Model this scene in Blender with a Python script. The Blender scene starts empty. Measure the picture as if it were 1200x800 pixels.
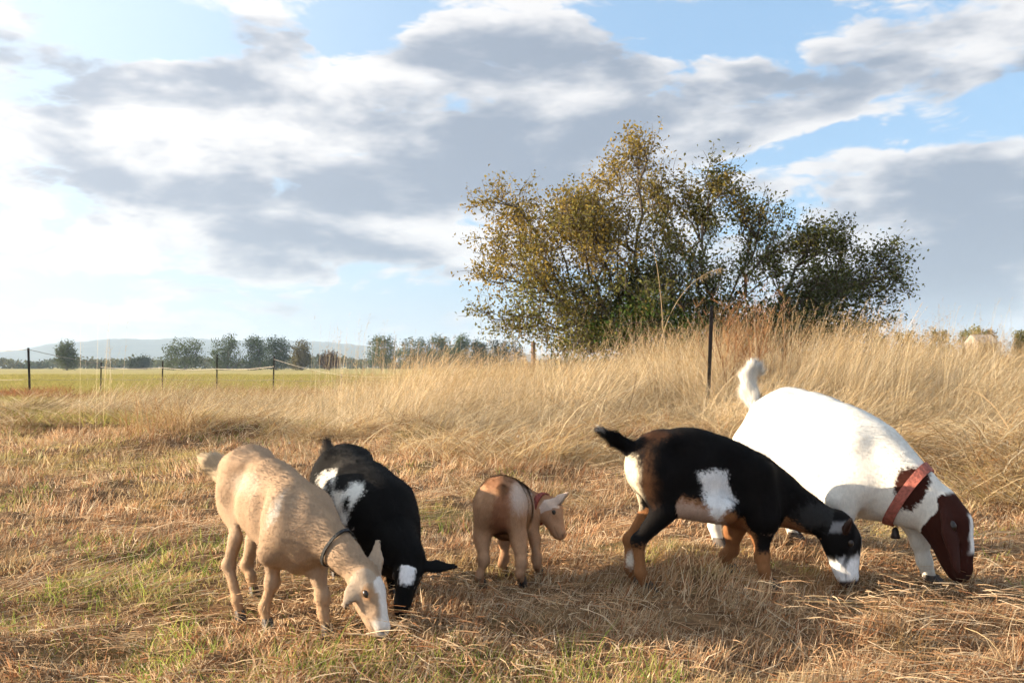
import bpy, bmesh, math, random
import numpy as np
from mathutils import Vector, Matrix

random.seed(7)
RNG = np.random.default_rng(7)
R = math.radians
scene = bpy.context.scene
COL = scene.collection

# ------------------------------------------------------------------ camera
CAM_H, PITCH, FPX = 0.9, math.atan(0.030), 1000.0
cam_d = bpy.data.cameras.new('camera')
cam_d.lens = 30.0; cam_d.sensor_width = 36.0
cam_d.clip_start = 0.05; cam_d.clip_end = 20000
cam = bpy.data.objects.new('camera', cam_d); COL.objects.link(cam)
cam.location = (0, 0, CAM_H); cam.rotation_euler = (R(90) + PITCH, 0, 0)
scene.camera = cam

# ------------------------------------------------------------------ light
SUN_AZ, SUN_EL = -88.0, 15.0            # degrees; azimuth from +Y (view axis), negative = left
SUN_DIR = Vector((math.sin(R(SUN_AZ)) * math.cos(R(SUN_EL)), math.cos(R(SUN_AZ)) * math.cos(R(SUN_EL)), math.sin(R(SUN_EL))))
sun_d = bpy.data.lights.new('sun', 'SUN'); sun_d.energy = 5.0; sun_d.angle = R(0.5); sun_d.color = (1.0, 0.82, 0.60)
sun = bpy.data.objects.new('sun', sun_d); COL.objects.link(sun)
sun.rotation_euler = (-SUN_DIR).to_track_quat('-Z', 'Y').to_euler()
sun.location = (0, 0, 30)

vs = scene.view_settings
vs.view_transform = 'Standard'; vs.look = 'None'; vs.gamma = 1.0; vs.exposure = 1.66
vs.use_curve_mapping = False
scene.cycles.use_denoising = True
scene.cycles.use_adaptive_sampling = True; scene.cycles.adaptive_threshold = 0.05; scene.cycles.adaptive_min_samples = 24
scene.cycles.max_bounces = 6
scene.cycles.diffuse_bounces = 3; scene.cycles.transmission_bounces = 4; scene.cycles.transparent_max_bounces = 8
scene.cycles.volume_bounces = 0


class NT:
    """tiny helper to write node trees as expressions"""
    def __init__(self, tree):
        self.t = tree; self.n = tree.nodes; self.l = tree.links
    def put(self, sock, v):
        if isinstance(v, bpy.types.NodeSocket): self.l.new(v, sock)
        else:
            try: sock.default_value = v
            except Exception: sock.default_value = (v, v, v)
    def m(self, op, *a, clamp=False):
        nd = self.n.new('ShaderNodeMath'); nd.operation = op; nd.use_clamp = clamp
        for i, v in enumerate(a): self.put(nd.inputs[i], v)
        return nd.outputs[0]
    def vm(self, op, *a):
        nd = self.n.new('ShaderNodeVectorMath'); nd.operation = op
        for i, v in enumerate(a): self.put(nd.inputs[i], v)
        return nd.outputs['Value'] if op in ('DOT_PRODUCT', 'LENGTH') else nd.outputs['Vector']
    def mix(self, f, a, b, mode='MIX'):
        nd = self.n.new('ShaderNodeMix'); nd.data_type = 'RGBA'; nd.blend_type = mode
        self.put(nd.inputs[0], f)
        self.put(nd.inputs[6], (*a, 1) if isinstance(a, tuple) and len(a) == 3 else a)
        self.put(nd.inputs[7], (*b, 1) if isinstance(b, tuple) and len(b) == 3 else b)
        return nd.outputs[2]
    def ss(self, x, lo, hi, a=0.0, b=1.0):
        nd = self.n.new('ShaderNodeMapRange'); nd.interpolation_type = 'SMOOTHSTEP'
        self.put(nd.inputs[0], x); self.put(nd.inputs[1], lo); self.put(nd.inputs[2], hi)
        self.put(nd.inputs[3], a); self.put(nd.inputs[4], b)
        return nd.outputs[0]
    def noise(self, vec, scale, detail=4, rough=0.5, dist=0.0):
        nd = self.n.new('ShaderNodeTexNoise')
        if vec is not None: self.put(nd.inputs['Vector'], vec)
        nd.inputs['Scale'].default_value = scale; nd.inputs['Detail'].default_value = detail
        nd.inputs['Roughness'].default_value = rough; nd.inputs['Distortion'].default_value = dist
        return nd.outputs[0]
    def attr(self, name, kind='GEOMETRY'):
        nd = self.n.new('ShaderNodeAttribute'); nd.attribute_name = name; nd.attribute_type = kind
        return nd


# ------------------------------------------------------------------ world: sky with broken cloud
world = bpy.data.worlds.new('World'); scene.world = world; world.use_nodes = True
world.cycles.sampling_method = 'MANUAL'; world.cycles.sample_map_resolution = 512
W = NT(world.node_tree); W.n.clear()
sky = W.n.new('ShaderNodeTexSky'); sky.sky_type = 'NISHITA'; sky.sun_disc = False
sky.sun_elevation = R(SUN_EL); sky.sun_rotation = R(SUN_AZ % 360)
sky.air_density = 1.0; sky.dust_density = 1.2; sky.ozone_density = 1.6
tc = W.n.new('ShaderNodeTexCoord')
dirv = tc.outputs['Generated']
sx = W.n.new('ShaderNodeSeparateXYZ'); W.l.new(dirv, sx.inputs[0])
dx, dy, dz = sx.outputs
# wobble the look-up so that cloud edges break up
stretch = W.vm('MULTIPLY', dirv, (1.0, 1.0, 2.6))
wob = W.n.new('ShaderNodeTexNoise'); W.l.new(stretch, wob.inputs['Vector'])
wob.inputs['Scale'].default_value = 4.2; wob.inputs['Detail'].default_value = 4.5; wob.inputs['Roughness'].default_value = 0.55
wobv = W.vm('SUBTRACT', wob.outputs['Color'], (0.5, 0.5, 0.5))
wsx = W.n.new('ShaderNodeSeparateXYZ'); W.l.new(wobv, wsx.inputs[0])
az = W.m('MULTIPLY_ADD', wsx.outputs[0], 0.30, W.m('ARCTAN2', dx, dy))
el = W.m('MULTIPLY_ADD', wsx.outputs[1], 0.17, W.m('ARCSINE', dz))


def sky_ang(px, py):
    a = math.atan((px - 600) / FPX)
    e = math.atan((400 - py) / FPX * math.cos(a)) + PITCH * math.cos(a)
    return a, e


def blobs(lst):
    acc = None
    for (px, py, rx, ry, w) in lst:
        a, e = sky_ang(px, py)
        ra, re = rx / FPX * math.cos(a) ** 2, ry / FPX
        X = W.m('MULTIPLY_ADD', az, 1 / ra, -a / ra); Y = W.m('MULTIPLY_ADD', el, 1 / re, -e / re)
        q = W.m('MULTIPLY_ADD', X, X, W.m('MULTIPLY', Y, Y))
        g = W.m('EXPONENT', W.m('MULTIPLY', q, -1.0))
        acc = W.m('MULTIPLY', g, w) if acc is None else W.m('MULTIPLY_ADD', g, w, acc)
    return acc


THICK = blobs([  # masses of grey cloud, + thickens, - opens blue
    (240, 120, 120, 50, 0.62), (340, 90, 80, 50, 0.28), (610, 130, 150, 70, 0.62), (520, 60, 60, 40, 0.25), (790, 150, 120, 45, 0.45),
    (430, 255, 160, 42, 0.62), (570, 210, 140, 45, 0.42), (330, 280, 70, 25, 0.25), (480, 180, 90, 30, 0.2),
    (60, 140, 140, 55, 0.30), (110, 215, 150, 30, 0.34), (90, 300, 200, 60, 0.22), (650, 25, 110, 40, 0.25), (700, 250, 130, 50, 0.35), (590, 40, 70, 40, 0.12),
    (950, 120, 120, 36, 0.60), (1040, 70, 80, 36, 0.44), (862, 75, 34, 26, 0.34), (1120, 20, 70, 24, 0.2),
    (1130, 205, 110, 32, 0.62), (1120, 290, 160, 50, 0.72), (1060, 345, 170, 36, 0.5), (1195, 60, 40, 45, 0.2),
    (110, 25, 150, 34, -0.62), (430, 45, 50, 38, -0.5), (250, 40, 60, 30, 0.16), (880, 22, 80, 34, -0.62), (1000, 178, 90, 18, -0.55), (1165, 115, 50, 26, -0.5),
    (740, 10, 60, 22, -0.3), (890, 180, 50, 16, -0.3), (250, 345, 200, 40, -0.15), (540, 330, 90, 24, -0.35), (980, 290, 60, 14, -0.3), (520, 110, 40, 14, -0.2)])
n1 = W.noise(stretch, 3.8, 5, 0.58, 0.2)
n1s = W.noise(W.vm('ADD', stretch, tuple(0.045 * c_ for c_ in (SUN_DIR.x, SUN_DIR.y, SUN_DIR.z * 3 + 0.8))), 3.8, 5, 0.58, 0.2)
puffv = W.vm('ADD', stretch, W.vm('MULTIPLY', wobv, (0.22, 0.22, 0.22)))
vor = W.n.new('ShaderNodeTexVoronoi'); vor.feature = 'F1'; W.l.new(puffv, vor.inputs['Vector'])
vor.inputs['Scale'].default_value = 9.0; vor.inputs['Detail'].default_value = 3.0; vor.inputs['Roughness'].default_value = 0.55; vor.inputs['Lacunarity'].default_value = 2.3
puff = W.m('SUBTRACT', 0.46, vor.outputs['Distance'])
frontal = W.ss(dy, 0.55, 0.80)                                   # outside the view the cloud is plain noise
T = W.m('ADD', W.m('MULTIPLY_ADD', frontal, THICK, 0.76), W.m('ADD', W.m('MULTIPLY_ADD', n1, 1.5, -0.75), W.m('MULTIPLY', puff, 0.72)))
relief = W.m('ADD', W.m('MULTIPLY', W.m('SUBTRACT', n1, n1s), 3.4), W.m('MULTIPLY', puff, 0.45))
cover = W.ss(T, 0.20, 0.55)
thick = W.ss(W.m('SUBTRACT', T, relief), 0.42, 1.34)
cosun = W.vm('DOT_PRODUCT', dirv, tuple(SUN_DIR))
glow = W.m('POWER', W.ss(cosun, -0.35, 1.0), 2.0)
lit = W.mix(glow, (6.0, 5.95, 6.0), (9.6, 9.2, 8.7))
dark = W.mix(glow, (2.25, 2.65, 3.3), (4.8, 5.1, 5.6))
ccol = W.mix(thick, lit, dark)
skyb = W.mix(W.m('MULTIPLY', glow, 0.85, clamp=True), W.mix(0.6, W.mix(1.0, sky.outputs[0], (1.5, 1.5, 1.45), 'MULTIPLY'), (2.7, 4.4, 6.6)), (8.2, 8.8, 9.0))
horizon_mist = W.ss(dz, 0.0, 0.17, 0.62, 0.0)                   # far, thin cloud merging over the horizon
skym = W.mix(horizon_mist, skyb, W.mix(glow, (3.7, 4.3, 5.1), (8.9, 9.1, 8.8)))
final = W.mix(W.m('MULTIPLY', cover, W.ss(dz, -0.02, 0.10, 0.35, 0.97)), skym, ccol)
bg = W.n.new('ShaderNodeBackground'); bg.inputs['Strength'].default_value = 0.050
W.l.new(final, bg.inputs['Color'])
wo = W.n.new('ShaderNodeOutputWorld'); W.l.new(bg.outputs[0], wo.inputs['Surface'])

# ------------------------------------------------------------------ helpers
CP, SP = math.cos(PITCH), math.sin(PITCH)


def pt(px, py, D):
    """point at ground distance D (world y) that lies on the photo ray (px,py)"""
    a, c = (px - 600) / FPX, (400 - py) / FPX
    y = CP - c * SP; z = SP + c * CP
    return np.array([a / y * D, D, CAM_H + z / y * D])


def proj(p):
    p = np.asarray(p); y, z = p[..., 1], p[..., 2] - CAM_H
    f = CP * y + SP * z; u = -SP * y + CP * z
    return 600 + FPX * p[..., 0] / f, 400 - FPX * u / f


def sstep(x, a, b):
    t = np.clip((x - a) / (b - a), 0, 1); return t * t * (3 - 2 * t)


def _hash(ix, iy, iz, s):
    n = (ix * 374761393 + iy * 668265263 + iz * 2147483647 + s * 144665) & 0xffffffff
    n = ((n ^ (n >> 13)) * 1274126177) & 0xffffffff
    return ((n ^ (n >> 16)) & 0xffff) / 65535.0


def vnoise(p, scale, seed=0):
    p = np.asarray(p, float) * scale
    if p.shape[-1] == 2: p = np.concatenate([p, np.zeros(p.shape[:-1] + (1,))], -1)
    i = np.floor(p).astype(np.int64); f = p - i; f = f * f * (3 - 2 * f)
    r = 0
    for a in (0, 1):
        for b in (0, 1):
            for c in (0, 1):
                w = (f[..., 0] if a else 1 - f[..., 0]) * (f[..., 1] if b else 1 - f[..., 1]) * (f[..., 2] if c else 1 - f[..., 2])
                r = r + w * _hash(i[..., 0] + a, i[..., 1] + b, i[..., 2] + c, seed)
    return r


def edge_D(a):      # distance at which the mown ground ends, by direction
    return np.interp(a, [-0.62, -0.45, -0.3, -0.1, 0.15, 0.35, 0.6], [12.5, 11.0, 9.6, 8.4, 8.0, 7.0, 6.0])


def gz(x, y):
    x = np.asarray(x, float); y = np.asarray(y, float)
    p = np.stack([x, y], -1)
    near = 1 - sstep(y, 16, 30)
    z = 0.28 * sstep(x - 0.12 * y, -2.5, 2.0) * sstep(y, 7.5, 13) * (1 - sstep(y, 45, 120))
    l = (vnoise(p, 0.8, 3) - 0.5) * 0.06 + (vnoise(p, 2.3, 4) - 0.5) * 0.075 + (vnoise(p, 6.5, 5) - 0.5) * 0.050
    z = z + l * near
    a = x / np.maximum(y, 0.5)
    z = z + 0.20 * sstep(y - edge_D(a), -1.4, 0.4) * (1 - sstep(y - edge_D(a), 0.8, 3.0)) * sstep(vnoise(p, 0.9, 9), 0.38, 0.72) * near   # raked-up thatch along the edge
    hx, hy = (185 - 600) / FPX * 9.6, 9.6
    z = z + 0.13 * np.exp(-((x - hx) / 0.65) ** 2 - ((y - hy) / 0.5) ** 2)
    return z


def link(o, parent=None, col=None):
    (col or COL).objects.link(o)
    if parent: o.parent = parent
    return o


def tag(o, label=None, cat=None, group=None, kind=None):
    if label: o['label'] = label
    if cat: o['category'] = cat
    if group: o['group'] = group
    if kind: o['kind'] = kind
    return o


def empty(name, loc):
    o = bpy.data.objects.new(name, None); o.empty_display_size = 0.1
    o.location = loc
    return link(o)


def mesh_np(name, V, F, mat=None, col=None, smooth=True, extra=None):
    """V (n,3), F (m,k) fixed-size faces"""
    me = bpy.data.meshes.new(name)
    V = np.ascontiguousarray(V, np.float32); F = np.ascontiguousarray(F, np.int32)
    k = F.shape[1]
    me.vertices.add(len(V)); me.vertices.foreach_set('co', V.ravel())
    me.loops.add(F.size); me.loops.foreach_set('vertex_index', F.ravel())
    me.polygons.add(len(F))
    me.polygons.foreach_set('loop_start', np.arange(0, F.size, k, dtype=np.int32))
    me.polygons.foreach_set('use_smooth', np.full(len(F), smooth))
    me.update(calc_edges=True)
    if col is not None:
        at = me.attributes.new('Col', 'FLOAT_COLOR', 'POINT')
        c = np.ones((len(V), 4), np.float32); c[:, :3] = col
        at.data.foreach_set('color', c.ravel())
    for nm, v in (extra or {}).items():
        at = me.attributes.new(nm, 'FLOAT_VECTOR', 'POINT'); at.data.foreach_set('vector', np.ascontiguousarray(v, np.float32).ravel())
    if mat: me.materials.append(mat)
    return me


def add_mesh(name, V, F, mat, parent=None, col=None, smooth=True, extra=None):
    V = np.asarray(V, float)
    if parent is not None: V = V - np.array(parent.matrix_basis.translation)
    o = bpy.data.objects.new(name, mesh_np(name, V, F, mat, col, smooth, extra))
    return link(o, parent)


def material(name):
    m = bpy.data.materials.new(name); m.use_nodes = True
    t = NT(m.node_tree); t.n.clear()
    out = t.n.new('ShaderNodeOutputMaterial')
    return m, t, out


def simple_mat(name, col, rough=0.7, metal=0.0, var=0.25, scale=30, bump=0.0):
    m, t, out = material(name)
    b = t.n.new('ShaderNodeBsdfPrincipled')
    g = t.n.new('ShaderNodeNewGeometry')
    n = t.noise(g.outputs['Position'], scale, 4)
    c = t.mix(t.ss(n, 0.3, 0.7), tuple(x * (1 - var) for x in col), tuple(min(1, x * (1 + var)) for x in col))
    t.l.new(c, b.inputs['Base Color']); b.inputs['Roughness'].default_value = rough; b.inputs['Metallic'].default_value = metal
    if bump:
        bn = t.n.new('ShaderNodeBump'); bn.inputs['Strength'].default_value = bump; bn.inputs['Distance'].default_value = 0.01
        t.l.new(n, bn.inputs['Height']); t.l.new(bn.outputs[0], b.inputs['Normal'])
    t.l.new(b.outputs[0], out.inputs[0])
    return m


def leaf_mat(name, transl=0.35, inst=True):
    """vertex colour x per-instance brightness, part of the light passing through"""
    m, t, out = material(name)
    c = t.attr('Col').outputs['Color']
    if inst:
        v = t.attr('val', 'INSTANCER').outputs['Fac']
        c = t.vm('SCALE', c); c.node.inputs['Scale'].default_value = 1.0
        t.l.new(v, c.node.inputs['Scale'])
    d = t.n.new('ShaderNodeBsdfDiffuse'); t.l.new(c, d.inputs['Color'])
    tr = t.n.new('ShaderNodeBsdfTranslucent'); t.l.new(c, tr.inputs[0])
    mx = t.n.new('ShaderNodeMixShader'); mx.inputs[0].default_value = transl
    t.l.new(d.outputs[0], mx.inputs[1]); t.l.new(tr.outputs[0], mx.inputs[2])
    t.l.new(mx.outputs[0], out.inputs[0])
    return m


# ------------------------------------------------------------------ ground
def ground_material():
    m, t, out = material('dry_ground')
    g = t.n.new('ShaderNodeNewGeometry'); P = g.outputs['Position']
    s = t.n.new('ShaderNodeSeparateXYZ'); t.l.new(P, s.inputs[0])
    n1 = t.noise(P, 1.3, 6, 0.6); n2 = t.noise(t.vm('MULTIPLY', P, (1, 2.2, 1)), 9.0, 6, 0.65); n3 = t.noise(P, 60.0, 4, 0.6)
    straw = t.mix(t.ss(n2, 0.3, 0.72), (0.10, 0.052, 0.026), (0.30, 0.18, 0.09))
    straw = t.mix(t.m('MULTIPLY', t.ss(n1, 0.52, 0.7), 0.55), straw, (0.20, 0.19, 0.06))
    straw = t.mix(t.ss(n3, 0.3, 0.75, 0.0, 0.55), straw, (0.08, 0.05, 0.028))
    f1 = t.noise(t.vm('MULTIPLY', P, (0.35, 1, 1)), 0.25, 5, 0.6); f2 = t.noise(t.vm('MULTIPLY', P, (0.3, 1, 1)), 0.03, 4, 0.6)
    field = t.mix(t.ss(f1, 0.35, 0.65), (0.33, 0.27, 0.10), (0.25, 0.235, 0.075))
    field = t.mix(t.ss(f2, 0.35, 0.65, 0.0, 0.6), field, (0.40, 0.32, 0.14))
    c = t.mix(t.ss(t.m('MULTIPLY_ADD', n1, 6.0, s.outputs[1]), 24.0, 33.0), straw, field)
    b = t.n.new('ShaderNodeBsdfPrincipled'); b.inputs['Roughness'].default_value = 0.95; b.inputs['Specular IOR Level'].default_value = 0.1
    t.l.new(c, b.inputs['Base Color'])
    bp = t.n.new('ShaderNodeBump'); bp.inputs['Strength'].default_value = 0.8; bp.inputs['Distance'].default_value = 0.02
    t.l.new(t.m('ADD', n2, t.m('MULTIPLY', n3, 0.5)), bp.inputs['Height']); t.l.new(bp.outputs[0], b.inputs['Normal'])
    t.l.new(b.outputs[0], out.inputs[0])
    return m


def build_ground():
    def axis(near, step, far, growth):
        a = list(np.arange(0, near, step)); d = step
        while a[-1] < far:
            d *= growth; a.append(a[-1] + d)
        return np.minimum(np.array(a), far)
    px_ = axis(6.0, 0.045, 4150, 1.09); xs = np.concatenate([-px_[:0:-1], px_])
    py_ = axis(13.0, 0.045, 4150, 1.08); ny_ = axis(0.5, 0.25, 4150, 1.25); ys = np.concatenate([-ny_[:0:-1], py_])
    X, Y = np.meshgrid(xs, ys, indexing='ij')
    V = np.stack([X, Y, gz(X, Y)], -1).reshape(-1, 3)
    nx, ny = len(xs), len(ys)
    i = (np.arange(nx - 1)[:, None] * ny + np.arange(ny - 1)[None]).ravel()
    F = np.stack([i, i + ny, i + ny + 1, i + 1], -1)
    o = add_mesh('ground', V, F, ground_material())
    tag(o, 'dry tan pasture ground running out to a flat green field', 'ground', kind='structure')


build_ground()


def build_hills():
    m, t, out = material('wooded_hills')
    g = t.n.new('ShaderNodeNewGeometry')
    n = t.noise(g.outputs['Position'], 0.02, 6, 0.65)
    b = t.n.new('ShaderNodeBsdfPrincipled'); b.inputs['Roughness'].default_value = 1.0
    t.l.new(t.mix(t.ss(n, 0.35, 0.65), (0.022, 0.036, 0.030), (0.060, 0.075, 0.055)), b.inputs['Base Color'])
    t.l.new(b.outputs[0], out.inputs[0])
    D0 = 3000.0
    cx = [-420, -300, -60, 20, 60, 90, 125, 155, 180, 215, 260, 300, 360, 410, 450, 520, 620, 800, 1000, 1300, 1620]
    cy = [421, 420, 420, 417, 409, 406, 402, 403, 404, 403, 406, 406, 407, 409, 412, 417, 421, 422, 421, 420, 421]
    pxs = np.linspace(-420, 1620, 420); tops = np.interp(pxs, cx, cy)
    rows = []
    for k, f in enumerate([0.0, 0.25, 0.5, 0.75, 0.92, 1.0, 0.9, 0.5, 0.0]):
        D = D0 - 500 + k * 110
        x = (pxs - 600) / FPX * D
        h = (437 - tops) / FPX * D0 * f
        nz = (vnoise(np.stack([x, np.full_like(x, D)], -1), 0.006, 11) - 0.5) * 10 + (vnoise(np.stack([x, np.full_like(x, D)], -1), 0.05, 12) - 0.5) * 4
        rows.append(np.stack([x, np.full_like(x, D), np.maximum(h + nz * (0.3 + f) * (f > 0), 0) - (f == 0) * 2], -1))
    V = np.concatenate(rows); n_ = len(pxs)
    i = (np.arange(len(rows) - 1)[:, None] * n_ + np.arange(n_ - 1)[None]).ravel()
    F = np.stack([i, i + 1, i + n_ + 1, i + n_], -1)
    tag(add_mesh('hills', V, F, m), 'low blue wooded hills along the left horizon', 'hills', kind='structure')


build_hills()

# ------------------------------------------------------------------ grass
def blades(rng, n, rad, length, th0, th1, width, segs, cols, azm=None, azs=math.pi, z0=(0, 0), tipdark=0.0, base=None):
    r = rad * np.sqrt(rng.random(n)); ph = rng.random(n) * 2 * np.pi
    b = np.stack([r * np.cos(ph), r * np.sin(ph), rng.uniform(z0[0], z0[1], n)], -1) if base is None else base
    L = length if isinstance(length, np.ndarray) else rng.uniform(*length, n)
    a0 = np.radians(rng.uniform(*th0, n)); a1 = np.radians(rng.uniform(*th1, n))
    a1 = np.minimum(a1, a0 + 0.2)
    azi = rng.normal(azm, azs, n) if azm is not None else rng.random(n) * 2 * np.pi
    curl = rng.normal(0, 0.35, n)
    tw = rng.random(n) * np.pi
    w = width * rng.uniform(0.6, 1.3, n)
    P = b.copy(); V = []
    cvec = (np.asarray(cols)[rng.integers(0, len(cols), n)] if isinstance(cols, list) else cols) * rng.uniform(0.68, 1.20, (n, 1))
    C = []
    for k in range(segs + 1):
        s = k / segs
        th = a0 + (a1 - a0) * s ** 1.2; az_ = azi + curl * s
        d = np.stack([np.cos(th) * np.cos(az_), np.cos(th) * np.sin(az_), np.sin(th)], -1)
        if k: P = P + d * (L / segs)[:, None]
        side = np.stack([-np.sin(az_ + tw * 0.6), np.cos(az_ + tw * 0.6), 0.3 * np.sin(tw)], -1)
        ww = (w * (1 - s) ** 0.6 + 0.0002)[:, None] * 0.5
        V += [P - side * ww, P + side * ww]
        cc = cvec * (0.8 + 0.25 * s); C += [cc, cc]
    V = np.stack(V, 1); C = np.stack(C, 1)         # n, 2(segs+1), 3
    m = 2 * (segs + 1)
    q = np.array([[2 * k, 2 * k + 1, 2 * k + 3, 2 * k + 2] for k in range(segs)])
    F = (np.arange(n)[:, None, None] * m + q[None]).reshape(-1, 4)
    return V.reshape(-1, 3), F, C.reshape(-1, 3), P


def join(parts):
    V, F, C, o = [], [], [], 0
    for p in parts:
        V.append(p[0]); F.append(p[1] + o); C.append(p[2]); o += len(p[0])
    return np.concatenate(V), np.concatenate(F), np.concatenate(C)


STRAW = [(0.50, 0.36, 0.17), (0.44, 0.30, 0.14), (0.56, 0.43, 0.23), (0.36, 0.22, 0.10), (0.40, 0.24, 0.12)]
RUST = [(0.34, 0.17, 0.075), (0.28, 0.14, 0.06), (0.42, 0.25, 0.12)]
GREEN = [(0.16, 0.22, 0.045), (0.22, 0.27, 0.06), (0.30, 0.30, 0.08), (0.12, 0.18, 0.04)]
TALLC = [(0.62, 0.505, 0.33), (0.53, 0.41, 0.25), (0.74, 0.63, 0.45), (0.43, 0.30, 0.17), (0.58, 0.46, 0.29)]


def culms(rng, n, rad, length, azm, azs, head=0.16, lean=(35, 75)):
    st = blades(rng, n, rad, length, (80, 90), lean, 0.0050, 6, [(0.72, 0.59, 0.39), (0.62, 0.48, 0.28), (0.78, 0.66, 0.47)], azm, azs)
    out = [st[:3]]
    tips = st[3]
    # seed heads: short glumes along the last stretch of each culm
    m = 12
    tv = st[0].reshape(n, -1, 3); p1 = tv[:, -1]; p0 = tv[:, -3]
    for k in range(m):
        f = k / m
        bs = p1 + (p0 - p1) * (1 - f) * 0.9
        out.append(blades(rng, n, 0, (0.02, 0.055), (30, 75), (-20, 50), 0.006, 1, [(0.58, 0.43, 0.23), (0.50, 0.33, 0.17)], azm, 1.3, base=bs)[:3])
    return join(out)


def make_collection(name, builders, mat):
    c = bpy.data.collections.new(name)
    for i, b in enumerate(builders):
        V, F, C = b
        c.objects.link(bpy.data.objects.new('%s_%02d' % (name, i), mesh_np(name, V, F, mat, C, smooth=False)))
    return c


def scatter(name, pts, rot, scl, idx, val, coll, label, cat):
    """one object of 'stuff': clumps of blades instanced on points"""
    me = bpy.data.meshes.new(name); n = len(pts)
    me.vertices.add(n); me.vertices.foreach_set('co', np.ascontiguousarray(pts, np.float32).ravel())
    for nm, ty, key, v in (('rot', 'FLOAT_VECTOR', 'vector', rot), ('scl', 'FLOAT_VECTOR', 'vector', scl), ('idx', 'INT', 'value', idx), ('val', 'FLOAT', 'value', val)):
        at = me.attributes.new(nm, ty, 'POINT')
        at.data.foreach_set(key, np.ascontiguousarray(v, np.int32 if ty == 'INT' else np.float32).ravel())
    o = link(bpy.data.objects.new(name, me))
    ng = bpy.data.node_groups.new(name, 'GeometryNodeTree')
    ng.interface.new_socket('Geometry', in_out='INPUT', socket_type='NodeSocketGeometry')
    ng.interface.new_socket('Geometry', in_out='OUTPUT', socket_type='NodeSocketGeometry')
    N, L = ng.nodes, ng.links
    gi, go = N.new('NodeGroupInput'), N.new('NodeGroupOutput')
    ci = N.new('GeometryNodeCollectionInfo'); ci.inputs['Collection'].default_value = coll
    ci.inputs['Separate Children'].default_value = True; ci.inputs['Reset Children'].default_value = True
    iop = N.new('GeometryNodeInstanceOnPoints'); iop.inputs['Pick Instance'].default_value = True
    def na(nm, dt):
        a = N.new('GeometryNodeInputNamedAttribute'); a.data_type = dt; a.inputs['Name'].default_value = nm
        return a.outputs['Attribute']
    e2r = N.new('FunctionNodeEulerToRotation'); L.new(na('rot', 'FLOAT_VECTOR'), e2r.inputs[0])
    L.new(gi.outputs[0], iop.inputs['Points']); L.new(ci.outputs[0], iop.inputs['Instance'])
    L.new(na('idx', 'INT'), iop.inputs['Instance Index']); L.new(e2r.outputs[0], iop.inputs['Rotation']); L.new(na('scl', 'FLOAT_VECTOR'), iop.inputs['Scale'])
    L.new(iop.outputs[0], go.inputs[0])
    md = o.modifiers.new('scatter', 'NODES'); md.node_group = ng
    tag(o, label, cat, kind='stuff')
    return o


def frustum_points(rng, dens, d0, d1, margin=0.7, half=0.66):
    wmax = half * d1 + margin
    n = int(dens * (2 * wmax) * (d1 - d0))
    x = rng.uniform(-wmax, wmax, n); y = rng.uniform(d0, d1, n)
    k = np.abs(x) < half * y + margin
    return x[k], y[k]


def scl3(s, sz=None):
    return np.stack([s, s, s if sz is None else sz], -1)


GRASS = leaf_mat('grass_blade', 0.45)
SWARD = leaf_mat('mown_blade', 0.45, inst=False)


def sward_points(rng, n, d0=1.3, d1=13.0, pw=1.3):
    yy = np.linspace(d0, d1, 400); pdf = (3 / yy) ** pw * (1.46 * yy + 1.7); cdf = np.cumsum(pdf); cdf /= cdf[-1]
    y = np.interp(rng.random(n), cdf, yy); x = rng.uniform(-1, 1, n) * (0.73 * y + 0.85)
    k = y < edge_D(x / y) + 1.4
    return x[k], y[k]


def pick(rng, n, cols): return np.asarray(cols)[rng.integers(0, len(cols), n)]


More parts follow.
